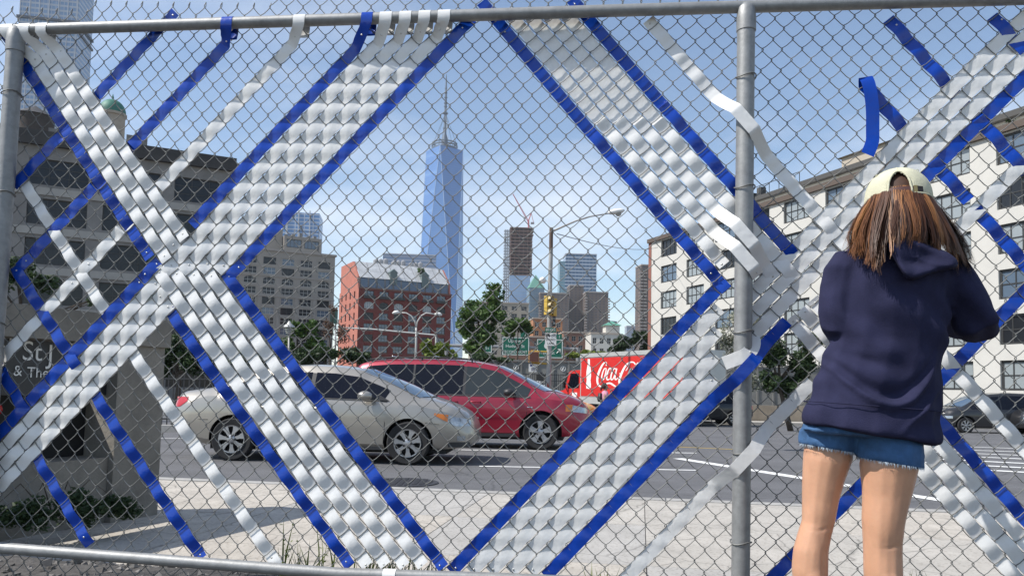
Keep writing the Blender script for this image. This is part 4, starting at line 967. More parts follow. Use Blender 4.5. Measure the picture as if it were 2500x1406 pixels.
for sdn in (-1, 1):
    hl = S1.patch(sd, 'headlight', m_lampw, 3.08, 3.50, lambda x: .575+.0*x if x > 3.3 else lerp(.70, .575, (x-3.08)/.22), lambda x: lerp(.755, .665, (x-3.08)/.42), .006, 14, (sdn,))
    S1.patch(hl, 'indicator', m_amber, 3.0, 3.2, lambda x: lerp(.735, .635, (x-3.0)/.2), lambda x: lerp(.765, .742, (x-3.0)/.2), .009, 8, (sdn,))
    MB().lathe([(.055, 0), (.055, .01), (.03, .012), (0, .006)], (3.36, sdn*(S1.side_y(3.36, .645)-.002), .645), 12, 'Y').build('lamp_reflector', m_chrome, hl, True)
    S1.patch(sd, 'tail_light', m_redl, -.955, -.72, lambda x: .78 if x < -.85 else lerp(.78, .87, (x+.85)/.13), lambda x: .93, .006, 8, (sdn,))
mb = MB(); rows = []
for z in np.linspace(.48, .60, 5): rows.append([(3.53-.05*abs(v)**2+(.0 if z > .52 else .02), v*.34, z) for v in np.linspace(-1, 1, 9)])
mb.grid(rows); mb.build('grille', m_blackpl, sd, True)
for z in (.505, .54, .575): MB().tube([(3.545-.05*abs(v)**2, v*.33, z) for v in np.linspace(-1, 1, 9)], .008, 5).build('grille_bar', m_chrome, sd, True)
S1.patch(sd, 'lower_bumper', m_blackpl, 3.2, 3.5, lambda x: .265, lambda x: .335, .012, 8, (-1, 1), 2)
S1.patch(sd, 'fog_lamp', m_lampw, 3.33, 3.44, lambda x: .36, lambda x: .43, .008, 5, (-1, 1), 2)
S1.patch(sd, 'sill', m_blackpl, .42, 2.24, lambda x: .21, lambda x: .26, .006, 10, (-1, 1), 1)
MB().span(-.4, 3.2, -.7, .7, .16, .23).build('underbody', m_rimdk, sd)

# --- red minivan
vr = radians(-6); pv = at(1319, 1090, 14.85); wbv = 2.88; off = Matrix.Rotation(vr, 3, 'Z') @ Vector((wbv, -.86, 0))
vn = thing('red_minivan', 'dark red minivan with tinted side windows and roof rack beyond the silver car', 'car', (pv.x-off.x, 14.85-off.y, 0.0), vr)
m_red = carpaint('dark_red_paint', (.30, .014, .035), .3)
V1 = Car(dict(x0=-.96, x1=3.80, wb=wbv, W=1.98, rw=.338, arch=.41, hr=.72, bowt=[(-.96, -.05), (0, 0), (1.6, 0), (2.0, .10), (2.8, .26), (3.2, .14), (3.8, .04)],
  top=[(-.96, .8), (-.945, 1.1), (-.9, 1.32), (-.82, 1.52), (-.70, 1.625), (-.5, 1.68), (-.1, 1.715), (.7, 1.73), (1.3, 1.715), (1.65, 1.68), (1.95, 1.615), (2.2, 1.49), (2.5, 1.315), (2.72, 1.18), (2.86, 1.115), (3.1, 1.085), (3.35, 1.035), (3.55, .955), (3.68, .86), (3.76, .72), (3.80, .56)],
  belt=[(-.96, .98), (0, 1.03), (1.5, 1.01), (2.5, 1.0), (2.9, .98), (3.3, .93), (3.8, .55)],
  hw=[(-.96, .80), (-.88, .90), (-.6, .96), (0, .985), (2.6, .985), (3.1, .96), (3.4, .89), (3.6, .79), (3.74, .66), (3.80, .5)],
  zb=[(-.96, .42), (-.7, .3), (-.3, .24), (2.6, .22), (3.4, .25), (3.7, .27), (3.8, .36)]))
V1.body(vn, m_red)
for xa in (0, wbv):
    for y in (-.86, .86): wheel(vn, xa, y, .338, 5, .215, 'star')
zr2 = lambda x: V1.sec(x)[9][1]-.03
zl2 = lambda x: V1.ip(V1.belt, x)+.015
def rearcut(x): return min(zr2(x), lerp(1.1, 1.75, (x+.80)/.33)) if x < -.2 else zr2(x)
V1.patch(vn, 'pillar_trim', m_blackpl, -.72, 1.44, zl2, lambda x: max(zl2(x), rearcut(x)-.01), .003, 24, (-1, 1))
V1.patch(vn, 'side_window', m_tint, -.78, .36, zl2, lambda x: max(zl2(x), rearcut(x)), .005, 20, (-1, 1))
V1.patch(vn, 'side_window', m_tint, .40, 1.36, zl2, lambda x: max(zl2(x), zr2(x)), .005, 14, (-1, 1))
V1.patch(vn, 'front_window', mat('clear_side_glass', (.03, .037, .04), .06, spec=.4), 1.42, 2.60, lambda x: zl2(x), lambda x: max(zl2(x), zr2(x)), .005, 18, (-1, 1))
V1.patch(vn, 'window_trim', m_blackpl, -.8, 2.66, lambda x: zl2(x)-.03, lambda x: zl2(x)-.003, .008, 24, (-1, 1), 1)
V1.screen(vn, 'windscreen', m_wind, 1.98, 2.82, .93)
V1.seam(vn, [(1.39, .26), (1.39, 1.0)]); V1.seam(vn, [(.38, .5), (.38, 1.02)]); V1.seam(vn, [(2.58, .3), (2.62, .7), (2.6, .98)])
handle(V1, vn, 1.17, .88, m_red); handle(V1, vn, 1.62, .88, m_red)
V1.patch(vn, 'side_moulding', m_red, .5, 2.42, lambda x: .60, lambda x: .645, .012, 16, (-1, 1), 1)
V1.patch(vn, 'badge', m_chrome, 2.62, 2.72, lambda x: .80, lambda x: .815, .008, 3, (-1,), 1)
mirror(vn, 2.28, -1.0, 1.08, m_blackpl); mirror(vn, 2.28, 1.0, 1.08, m_blackpl, 1)
for sdn in (-1, 1):
    hl = V1.patch(vn, 'headlight', m_lampw, 3.40, 3.72, lambda x: lerp(.74, .70, (x-3.4)/.32), lambda x: lerp(.87, .80, (x-3.4)/.32), .006, 10, (sdn,))
    V1.patch(hl, 'indicator', m_amber, 3.33, 3.45, lambda x: .735, lambda x: .865, .008, 5, (sdn,))
    V1.patch(vn, 'tail_light', m_redl, -.93, -.78, lambda x: .85, lambda x: 1.3, .006, 6, (sdn,))
    mb = MB().tube([(x, sdn*.66, V1.top_z(x, .66)+.055) for x in np.linspace(-.55, 1.55, 12)], .016, 6)
    rk = mb.build('roof_rail', m_blackpl, vn, True)
    for x in (-.5, .5, 1.5): MB().tube([(x, sdn*.66, V1.top_z(x, .66)-.01), (x, sdn*.66, V1.top_z(x, .66)+.055)], .018, 6).build('rail_foot', m_blackpl, rk)
for x in (-.1, .75): MB().tube([(x, v*.66, V1.top_z(x, .66)+.075) for v in np.linspace(-1, 1, 5)], .016, 6).build('cross_bar', m_chrome, vn, True)
V1.patch(vn, 'lower_sill', m_blackpl, .42, 2.4, lambda x: .235, lambda x: .30, .008, 10, (-1, 1), 1)
mb = MB(); rows = [[(3.80-.10*abs(v)**2, v*.4, z) for v in np.linspace(-1, 1, 9)] for z in np.linspace(.58, .74, 4)]
mb.grid(rows); mb.build('grille', m_blackpl, vn, True)
MB().span(-.4, 3.3, -.78, .78, .18, .25).build('underbody', m_rimdk, vn)
# driver's seat seen through the front window side
def simple_car(label, px, py, D, rz, paint, name='parked_car', van=False, group=None, roof_sign=False):
    C = V1 if van else S1; p = at(px, py, D); w2 = .86 if van else .79
    off = Matrix.Rotation(rz, 3, 'Z') @ Vector((C.wb, -w2, 0)); r = thing(name, label, 'car', (p.x-off.x, D-off.y, gz(D)), rz, group)
    C.body(r, paint)
    for xa in (0, C.wb):
        for y in (-w2, w2): wheel(r, xa, y, C.rw, 7, C.rw*.64, 'petal')
    zz = lambda x: C.sec(x)[9][1]-.035; zb2 = lambda x: C.ip(C.belt, x)+.012
    for x0, x1 in (((-.7, 1.36), (1.42, 2.6)) if van else ((-.1, 1.13), (1.19, 2.24))):
        C.patch(r, 'side_window', m_tint, x0, x1, zb2, lambda x: max(zb2(x), zz(x)), .005, 14, (-1, 1))
    C.screen(r, 'windscreen', m_wind, *((1.98, 2.82) if van else (1.8, 2.64)), .92)
    for sdn in (-1, 1):
        C.patch(r, 'headlight', m_lampw, C.x1-.42, C.x1-.1, lambda x: .62, lambda x: .72, .006, 6, (sdn,))
        C.patch(r, 'tail_light', m_redl, C.x0+.03, C.x0+.2, lambda x: .8, lambda x: .95, .006, 6, (sdn,))
    if roof_sign: MB().span(.9, 1.2, -.25, .25, 1.478, 1.62).build('roof_sign', m_lampw, r)
    return r
m_blk = carpaint('black_paint', (.02, .02, .022), .2)
simple_car('yellow taxi half hidden between the red minivan bonnet and the red truck', 1378, 1000, 30, radians(-25), carpaint('taxi_yellow', (.62, .35, .02), .0), 'taxi', roof_sign=True)
simple_car('black van with one wheel showing left of the denim shorts', 1935, 1040, 37, radians(4), m_blk, 'parked_van', van=True, group='dark cars before the white building').rotation_euler.z = radians(184)
simple_car('black van parked between the hoodie and the white strip', 2300, 1050, 34, radians(180), m_blk, 'parked_van', van=True, group='dark cars before the white building')
simple_car('black van parked at the far right beyond the crosswalk', 2490, 1045, 33, radians(180), m_blk, 'parked_van', van=True, group='dark cars before the white building')

# --- red delivery truck
tA = at(1416, 930, 41.0); tB = at(1668, 930, 33.5)
tv = Vector((tB.x-tA.x, tB.y-tA.y, 0)); TL = tv.length; trz = atan2(tv.y, tv.x); tz = gz(40)
tk = thing('delivery_truck', 'red soft drink delivery truck with white script lettering and bottle', 'truck', (tA.x, tA.y, tz), trz)
m_cred = mat('truck_red', (.58, .022, .018), .4, var=.06, vscale=1.2, coat=.3)
m_alu = mat('truck_aluminium', (.52, .52, .5), .45, metal=.4, var=.1, vscale=2)
RT = Matrix.Rotation(-trz, 3, 'Z')
def tl(px, py):                            # photo pixel -> local (x, z) on the truck's side plane
    n = Vector((-sin(trz), cos(trz), 0)); d = ray(px, py); s = (tA-CAM_P).dot(n)/d.dot(n); q = RT @ (CAM_P+d*s-Vector((tA.x, tA.y, tz))); return q.x, q.z
def tc7(x, y): return tl(1380+x/10.04, 860+y/10.04)
zt0 = tc7(390, 1075)[1]; zt1 = tc7(390, 130)[1]
MB().span(0, TL, .02, 2.4, zt0-.02, zt1+.18).build('box_body', m_alu, tk)
MB().span(.10, TL-.05, 0, .018, zt0+.02, zt1-.05).build('side_panel', m_cred, tk)
MB().span(-.02, TL, -.03, .6, zt0-.36, zt0-.03).build('skirt', m_alu, tk)
MB().span(.0, TL, -.02, .3, zt1+.0, zt1+.2).build('top_rail', m_alu, tk)
MB().span(.3, TL, .4, 2.2, .55, zt0-.37).build('chassis', m_rimdk, tk)
def stroke(pts, w, it=2):                  # flat lettering stroke in photo crop pixels, varying width
    P = [np.array(p, float) for p in chaik(pts, it)]; Wd = np.interp(np.linspace(0, 1, len(P)), np.linspace(0, 1, len(w)), w); rows = []
    for k, p in enumerate(P):
        t = P[min(k+1, len(P)-1)]-P[max(k-1, 0)]; n = np.array([-t[1], t[0]]); n /= max(1e-6, np.linalg.norm(n))
        a, b = tc7(*(p+n*Wd[k]/2)), tc7(*(p-n*Wd[k]/2)); rows.append([(a[0], -.004, a[1]), (b[0], -.004, b[1])])
    return rows
m_let = mat('white_lettering', (.8, .79, .76), .5)
lt = MB()
for pts, w in (
  ([(1000, 330), (1020, 270), (990, 235), (940, 265), (880, 360), (825, 480), (790, 610), (785, 720), (810, 800), (860, 835), (905, 825), (960, 790), (1040, 755), (1110, 752), (1180, 800), (1240, 840)], [16, 22, 26, 34, 44, 50, 50, 46, 40, 36, 30, 30, 36, 44, 40, 20]),
  ([(1000, 385), (960, 395), (925, 470), (895, 580), (890, 660), (920, 680), (955, 640), (985, 540), (1005, 440), (1000, 385)], [22, 24, 28, 30, 28, 24, 26, 28, 26, 20]),
  ([(1130, 440), (1120, 385), (1080, 390), (1040, 480), (1015, 590), (1020, 665), (1055, 675), (1095, 640)], [22, 24, 30, 34, 34, 30, 26, 18]),
  ([(1250, 420), (1215, 385), (1175, 420), (1135, 520), (1115, 620), (1130, 675), (1165, 665), (1205, 580), (1245, 450)], [22, 24, 28, 32, 32, 28, 24, 22, 20]),
  ([(1265, 390), (1235, 520), (1215, 620), (1230, 675), (1270, 650), (1300, 610)], [30, 34, 32, 28, 22, 14]),
  ([(1330, 520), (1385, 510)], [26, 26]),
  ([(1720, 300), (1690, 245), (1620, 232), (1540, 262), (1460, 350), (1395, 480), (1345, 610), (1320, 720), (1340, 800), (1400, 830), (1480, 780)], [22, 30, 32, 36, 44, 52, 52, 46, 40, 34, 20]),
  ([(1580, 270), (1560, 330), (1510, 420), (1480, 450)], [14, 18, 16, 10]),
  ([(1640, 400), (1600, 400), (1560, 480), (1530, 590), (1540, 660), (1580, 660), (1620, 570), (1640, 400)], [22, 26, 30, 30, 26, 24, 26, 20]),
  ([(1790, 250), (1740, 300), (1700, 480), (1680, 600), (1700, 660), (1740, 640)], [24, 26, 30, 30, 26, 16]),
  ([(1900, 400), (1850, 390), (1810, 480), (1790, 600), (1800, 660), (1850, 620), (1900, 400), (1890, 600), (1910, 660), (1950, 630)], [22, 26, 28, 30, 26, 24, 26, 30, 24, 14])):
    lt.grid(stroke(pts, w))
lt.build('script_lettering', m_let, tk)
bt = [(553, 165), (605, 165), (606, 290), (622, 380), (634, 470), (634, 580), (620, 680), (632, 790), (626, 880), (580, 895), (518, 880), (512, 790), (530, 680), (520, 580), (522, 470), (536, 380), (552, 290)]
MB().add([(a, -.004, b) for a, b in (tc7(*q) for q in bt)], [tuple(range(len(bt)))]).build('bottle_print', m_let, tk)
# cab in front of the box (towards -x)
zc = tc7(300, 440)[1]
mb = MB(); prof = [(-.12, .5), (-2.9, .5), (-2.95, 1.0), (-2.75, 1.45), (-1.75, 1.62), (-1.35, zc-.12), (-1.1, zc), (-.12, zc+.02)]
mb.prism([(x, .12, z) for x, z in prof], (0, 2.1, 0)); cab = mb.build('cab', m_cred, tk)
MB().prism([(-.30, .10, 1.72), (-1.42, .10, 1.70), (-1.12, .10, zc-.16), (-.30, .10, zc-.16)], (0, .015, 0)).build('cab_window', m_tint, cab)
MB().prism([(-1.78, .3, 1.66), (-1.38, .3, zc-.16), (-1.38, 2.05, zc-.16), (-1.78, 2.05, 1.66)], (-.02, 0, .012)).build('windscreen', m_wind, cab)
for zz in (.95, 1.25): MB().span(-.95, -.45, .10, .118, zz, zz+.22).build('door_lettering', m_let, cab)
MB().span(-2.98, -2.9, .2, 2.1, .45, .75).build('bumper', m_chrome, cab)
for y in (.35, 1.95): MB().lathe([(.12, 0), (.12, -.03), (0, -.05)], (-2.93, y, 1.0), 12, 'X').build('headlight', m_lampw, cab, True)
MB().tube([(-1.35, .05, 1.5), (-1.45, -.1, 1.95)], .02, 5).span(-1.5, -1.38, -.2, -.04, 1.7, 2.2).build('mirror', m_blackpl, cab)
for xa in (-2.15, 1.2, TL-1.8):
    for y in (.35, 2.1):
        w = MB().lathe([(.28, -.13), (.44, -.14), (.48, -.08), (.48, .08), (.44, .14), (.28, .13)], (xa, y, .48), 24, 'Y').build('wheel', m_tyre, tk, 40)
        MB().lathe([(0, -.10), (.2, -.11), (.29, -.13)], (xa, y, .48), 18, 'Y').build('rim', m_rim, w, 40)

# ------------------------------------------------------------------ street furniture and signs
m_pole = mat('weathered_pole', (.36, .35, .33), .6, metal=.2, var=.35, vscale=1.4, col2=(.46, .45, .43))
m_brownp = mat('brown_paint', (.10, .06, .04), .6, var=.3, vscale=2)
m_yel = mat('signal_yellow', (.50, .33, .05), .55, var=.12, vscale=4)
m_sgreen = mat('sign_green', (.0, .115, .07), .5)
m_swhite = mat('sign_white', (.72, .72, .7), .5)
m_sback = mat('sign_back_metal', (.3, .3, .3), .5, metal=.5)
m_blk2 = mat('sign_black', (.02, .02, .02), .5)
def frameX(D):                             # local frame for flat things facing the camera at distance D
    return lambda x, y, dy=0.0: at(x, y, D)+Vector((0, dy, 0))
# --- lamp pole with signals and signs
D = 36.0; A = frameX(D); pb = at(1338, 1005, D); zb = gz(D)
lp = thing('street_lamp', 'tall pole with long curved lamp arm carrying traffic signals and signs', 'street lamp', (pb.x, D, zb))
top = A(1346, 556); bx = A(1339, 960).x
MB().tube([(pb.x-.02, D, zb), (bx, D, zb+1.2), (A(1342, 740).x, D, A(1342, 740).z), (top.x, D, A(1345, 610).z)], [.125, .118, .105, .095], 12).build('pole', m_pole, lp, 50)
MB().tube([(A(1345, 611).x, D, A(1345, 611).z), (top.x, D, top.z)], [.094, .088], 12).build('pole_top', m_brownp, lp, 50)
arm = [A(1346, 566), A(1375, 553), A(1405, 540), A(1440, 529), A(1487, 521)]
MB().tube(arm, [.05, .045, .04, .035, .03], 8).tube([A(1346, 560), A(1350, 566), A(1354, 562)], .05, 6).build('lamp_arm', m_pole, lp, True)
h0, h1 = A(1485, 519), A(1525, 514); d = (h1-h0)
mb = MB(); rows = []
for k in range(9):
    t = k/8; rr = (.11+.07*sin(pi*min(1, t*1.05)))*(1 if k < 8 else .35)*(.75 if k == 0 else 1); c = h0+d*t
    rows.append([(c.x, c.y+rr*cos(q), c.z+rr*.75*sin(q)) for q in np.linspace(0, 2*pi, 11)[:-1]])
mb.grid(rows, wrap=True); mb.f += [tuple(range(10)), tuple(80+k for k in range(10))]; mb.m += [0, 0]
hd = mb.build('lamp_head', m_swhite, lp, True)
MB().lathe([(.15, 0), (.13, -.08), (.07, -.13), (0, -.15)], h0+d*.62+Vector((0, 0, -.10)), 12).build('lamp_lens', mat('lamp_glass', (.35, .35, .33), .2), hd, True)
# small camera lamp on a bracket
q0 = A(1325, 684); MB().tube([A(1342, 690), A(1334, 684)], .03, 6).lathe([(0, .16), (.13, .1), (.17, -.05), (.1, -.14), (0, -.15)], q0, 12).build('small_lamp', m_swhite, lp, True)
# traffic signals strapped to the pole
def signal(parent, cx, cy0, cy1, D, name='traffic_signal', yaw=0.0, w=11):
    c = at(cx, (cy0+cy1)/2, D); k = D/F_PX; hgt = (cy1-cy0)*k; R = Matrix.Rotation(yaw, 3, 'Z'); wd = w*2*k
    mb = MB()
    for i in range(3): mb.box(c+Vector((0, 0, hgt*(1-i)/3)), (wd, .22, hgt/3*.96), R)
    o = mb.build(name, m_yel, parent, 30)
    for i in range(3):
        cc = c+Vector((0, 0, hgt*(1-i)/3))
        L = MB(); rr = hgt/3*.36; prof = []
        vs = []
        for dd in (-.12, -.34):
            for q in np.linspace(-.35, pi+.35, 13): vs.append(cc+R @ Vector((rr*1.1*cos(q), dd, rr*1.1*sin(q)+(.0 if dd > -.2 else .01))))
        L.add(vs, [(k2, k2+1, k2+14, k2+13) for k2 in range(12)]); L.build('visor', mat('visor_yellow', (.5, .42, .25), .6), o, True)
        M2 = MB(); M2.add([cc+R @ Vector((rr*cos(q), -.125, rr*sin(q))) for q in np.linspace(0, 2*pi, 17)[:-1]], [tuple(range(16))]); M2.build('lens', mat('dark_lens', (.02, .015, .012), .2), o)
    return o
signal(lp, 1338, 722, 769, D-.28, yaw=radians(35), w=8)
signal(lp, 1351, 728, 772, D-.05, yaw=radians(-40), w=6.5)
MB().tube([A(1340, 722), A(1340, 716), A(1344, 712)], .03, 6).tube([A(1340, 770), A(1340, 776), A(1343, 780)], .03, 6).build('signal_bracket', m_yel, lp)
def plate(parent, x0, y0, x1, y1, D, m, name, th=.02, border=None):
    a, b = at(x0, y0, D), at(x1, y1, D); o = MB().span(min(a.x, b.x), max(a.x, b.x), D, D+th, min(a.z, b.z), max(a.z, b.z)).build(name, m, parent); return o
def words(parent, body, cx, cy, D, hpx, m=m_swhite, wpx=None, name='lettering', dy=-.006):
    """text with cap height hpx (photo pixels) and width wpx at distance D"""
    k = D/F_PX; me = text_mesh(name, body, 1.0, m, extrude=0.0); v = np.array([vv.co[:2] for vv in me.vertices]); w = np.ptp(v[:, 0]); 
    hh = .70; s = hpx*k/hh; sx = (wpx*k/w) if wpx else s
    p = at(cx, cy, D); org = ORI.get(parent.name, Vector((0, 0, 0))); ctr = v.mean(0)*0+np.array([(v[:, 0].max()+v[:, 0].min())/2, (.70)/2-.35])
    for vv in me.vertices: vv.co = ((vv.co.x-ctr[0])*sx, 0, vv.co.y*s)
    o = put(me, name, parent, Vector((p.x, D+dy, p.z))-org); return o
Ds = D-.14
sg1 = plate(lp, 1331, 799.5, 1358, 811.5, Ds, m_sgreen, 'route_sign'); words(sg1, 'BIKE ROUTE', 1344.5, 805.5, Ds, 6, wpx=23)
sg2 = plate(lp, 1331, 812.5, 1358, 844, Ds, m_swhite, 'lane_sign'); words(sg2, 'SHARED', 1344.5, 829, Ds, 5.5, m_blk2, 23); words(sg2, 'LANE', 1344.5, 838.5, Ds, 5.5, m_blk2, 16)
# car and bicycle pictograms
k = D/F_PX; pc = at(1337.5, 818, Ds)
MB().span(pc.x-.11, pc.x+.11, Ds-.004, Ds-.002, pc.z-.05, pc.z+.02).prism([(pc.x-.08, Ds-.004, pc.z+.02), (pc.x+.08, Ds-.004, pc.z+.02), (pc.x+.05, Ds-.004, pc.z+.09), (pc.x-.05, Ds-.004, pc.z+.09)], (0, .002, 0)).span(pc.x-.09, pc.x-.05, Ds-.004, Ds-.002, pc.z-.09, pc.z-.05).span(pc.x+.05, pc.x+.09, Ds-.004, Ds-.002, pc.z-.09, pc.z-.05).build('car_pictogram', m_blk2, sg2)
pc = at(1351.5, 818, Ds); mb = MB()
for sx in (-.075, .075): mb.tube([(pc.x+sx+.052*cos(q), Ds-.004, pc.z-.03+.052*sin(q)) for q in np.linspace(0, 2*pi, 13)[:-1]], .007, 4, closed=True)
mb.tube([(pc.x-.075, Ds-.004, pc.z-.03), (pc.x-.02, Ds-.004, pc.z+.05), (pc.x+.06, Ds-.004, pc.z+.05), (pc.x+.0, Ds-.004, pc.z-.03), (pc.x-.02, Ds-.004, pc.z+.05)], .007, 4).tube([(pc.x+.06, Ds-.004, pc.z+.08), (pc.x+.075, Ds-.004, pc.z-.03)], .007, 4).build('bicycle_pictogram', m_blk2, sg2)
sg3 = plate(lp, 1349, 772, 1356, 797, D-.1, m_blk2, 'narrow_sign')
for yy in (778, 790): words(sg3, '>', 1352.5, yy, D-.1, 6)
# pedestrian signal on its own arms
ps = MB().box(at(1303, 871, D-.25), (26*k, .3, 27*k)).build('pedestrian_signal', mat('amber_housing', (.45, .25, .10), .6), lp)
MB().box(at(1304, 871, D-.42), (21*k, .03, 22*k)).build('signal_face', mat('dull_red_face', (.10, .035, .025), .4), ps)
for yy in (857, 886): MB().tube([at(1297, yy, D-.2), at(1340, yy+2, D)], .045, 6).build('signal_arm', m_yel, lp)
po = plate(lp, 1291, 888, 1310, 908, D-.2, m_swhite, 'poster')
plate(po, 1294, 890, 1299, 894, D-.205, mat('poster_blue', (.03, .05, .25), .5), 'poster_patch', .004); plate(po, 1297, 897, 1306, 905, D-.205, mat('poster_grey', (.25, .25, .28), .5), 'poster_patch', .004)
MB().tube([at(1300, 884, D-.2), at(1300, 889, D-.2)], .02, 5).build('poster_tie', m_sback, lp)
plate(lp, 1335, 935, 1341, 945, D-.135, mat('red_sticker', (.35, .08, .06), .6), 'sticker', .01)
# overhead wire from the lamp arm
w0, w1 = at(1360, 571, 36), at(1606, 604, 95)
tag(MB().tube([w0.lerp(w1, t)-Vector((0, 0, 1.6*4*t*(1-t)*.3)) for t in np.linspace(0, 1, 14)], .022, 5).build('overhead_cable', m_blk2, org=w0), 'thin dark cable sagging from the lamp arm to the white building', 'cable')

# --- green road signs on a gantry
D = 110.0; k = D/F_PX
gt = thing('sign_gantry', 'steel gantry pipe carrying three green road signs', 'gantry', (at(1411, 900, D).x, D+.5, gz(D)))
MB().tube([at(1411, 849, D+.5), Vector((at(1411, 900, D+.5).x, D+.5, gz(D)))], .28, 10).build('post', m_sback, gt, 60)
MB().tube([at(1090, 843, D+.5), at(1411, 852, D+.5)], .22, 8).build('beam', m_sback, gt, 60)
MB().tube([at(1090, 843, D+.5), Vector((at(1090, 900, D+.5).x, D+.5, gz(D)))], .28, 10).build('post', m_sback, gt, 60)
def road_sign(x0, y0, x1, y1, label, tab=None):
    a, b = at(x0, y1, D), at(x1, y0, D); r = thing('road_sign', label, 'sign', (a.x, D, a.z))
    MB().span(a.x, b.x, D, D+.08, a.z, b.z).build('panel', m_sgreen, r)
    f = MB(); e = .10
    for (p, q, s, t) in ((a.x+.06, b.x-.06, a.z+.06, a.z+.06+e), (a.x+.06, b.x-.06, b.z-.06-e, b.z-.06), (a.x+.06, a.x+.06+e, a.z+.06+e, b.z-.06-e), (b.x-.06-e, b.x-.06, a.z+.06+e, b.z-.06-e)): f.span(p, q, D-.012, D-.004, s, t)
    f.build('border', m_swhite, r)
    if tab:
        c, d2 = at(tab[0], tab[3], D), at(tab[2], tab[1], D); tb = MB().span(c.x, d2.x, D, D+.08, b.z+.004, d2.z).build('number_tab', m_sgreen, r); words(tb, tab[4], (tab[0]+tab[2])/2+2, (tab[1]+tab[3])/2, D, 7)
    return r
r1 = road_sign(1225, 823, 1293, 867, 'green road sign reading Hudson St, hung on the gantry', (1271, 811, 1290, 823, '2'))
words(r1, 'Uptown', 1259, 832, D, 8, wpx=36); words(r1, 'Hudson St', 1258, 845, D, 7.5, wpx=46); words(r1, 'SECOND RIGHT', 1258, 859, D, 6.5, wpx=58)
r2 = road_sign(1310, 828, 1375, 874, 'green road sign with upward arrow right of the signal pole', (1355, 816, 1372, 828, '1'))
words(r2, 'Walker St', 1334, 861, D, 7.5, wpx=40)
p0, p1 = at(1359, 862, D), at(1368, 853, D); MB().tube([(p0.x, D-.01, p0.z), (p1.x, D-.01, p1.z)], .05, 4).tube([(p1.x-.35, D-.01, p1.z+.02), (p1.x+.02, D-.01, p1.z+.02), (p1.x+.02, D-.01, p1.z-.35)], .05, 4).build('arrow', m_swhite, r2)
c = at(1336, 844, D); MB().add([(c.x+.45*cos(q), D-.01, c.z+.45*sin(q)) for q in np.linspace(0, 2*pi, 13)[:-1]], [tuple(range(12))]).build('route_shield', m_swhite, r2)
r0 = road_sign(1176, 826, 1202, 861, 'small green road sign half hidden by the big tree'); words(r0, 'S', 1187, 850, D, 7); words(r0, 't', 1192, 850, D, 7)

# --- twin-arm street light
D = 90.0; k = D/F_PX; A = frameX(D); b = A(1015, 880)
tl2 = thing('twin_street_light', 'pale twin-arm street light before the red brick building', 'street lamp', (b.x, D, gz(D)))
MB().tube([(b.x, D, gz(D)), (A(1016, 830).x, D, A(1016, 830).z), A(1016, 800)], [.16, .12, .1], 8).build('pole', mat('pale_pole', (.5, .5, .48), .5), tl2, True)
for sx, ex, ey in ((-1, 975, 763), (1, 1062, 767)):
    MB().tube([A(1016, 802), A(1016+sx*3, 785), A(1016+sx*12, 771), A(1016+sx*24, 764), A(ex, ey)], .075, 7).build('arm', MATS['pale_pole'], tl2, True)
    MB().tube([A(ex+sx*-1, ey), A(ex+sx*5, ey-1), A(ex+sx*12, ey), A(ex+sx*17, ey+2)], [.08, .22, .2, .08], 8).build('lamp_head', m_swhite, tl2, True)
# --- lantern lamp
D = 42.0; A = frameX(D); b = A(706, 940)
ln = thing('lantern_lamp', 'grey post-top lantern lamp with ringed hood among the left trees', 'street lamp', (b.x, D, gz(D)))
k = D/F_PX; c = A(706, 800)
MB().tube([(b.x, D, gz(D)), (c.x, D, c.z-18*k)], [.07, .05], 8).build('post', m_pole, ln, True)
MB().lathe([(0, 17*k), (3*k, 15*k), (4*k, 12*k), (13*k, 4*k), (13.5*k, 1*k), (6*k, 0)], c, 16).build('hood', mat('lantern_grey', (.45, .45, .44), .5, metal=.3), ln, 40)
for z, r_ in ((-3, 11), (-7, 9), (-11, 8)): MB().lathe([(5*k, z*k), (r_*k, (z-1)*k), (r_*k, (z-2.2)*k), (5*k, (z-2.4)*k)], c, 14).build('ring', MATS['lantern_grey'], ln, 40)
MB().lathe([(5*k, 0), (5*k, -14*k), (3*k, -18*k)], c, 12).build('core', mat('lantern_core', (.3, .3, .29), .4), ln, True)
# --- far signal on a thin post by the grey loft
D = 60.0; A = frameX(D); b = A(820, 900)
fs = thing('post_signal', 'dark green traffic signal on a thin post before the red brick gable', 'traffic light', (b.x, D, gz(D)))
MB().tube([(b.x, D, gz(D)), A(820, 752)], [.08, .06], 7).build('post', m_sback, fs, True)
MB().box(A(817, 773, -.2), (.5, .35, 1.1)).build('housing', mat('signal_green_paint', (.012, .06, .05), .5), fs)
# long mast arm across the red building
tag(MB().tube([at(835, 800, 70), at(905, 803, 70), at(1000, 812, 70), at(1065, 818, 70)], .07, 6).tube([at(1065, 818, 70), Vector((at(1065, 818, 70).x, 70, gz(70)))], .1, 6).build('mast_arm', MATS['pale_pole'], org=at(1065, 900, 70)), 'thin grey mast arm across the front of the red brick building', 'mast arm')

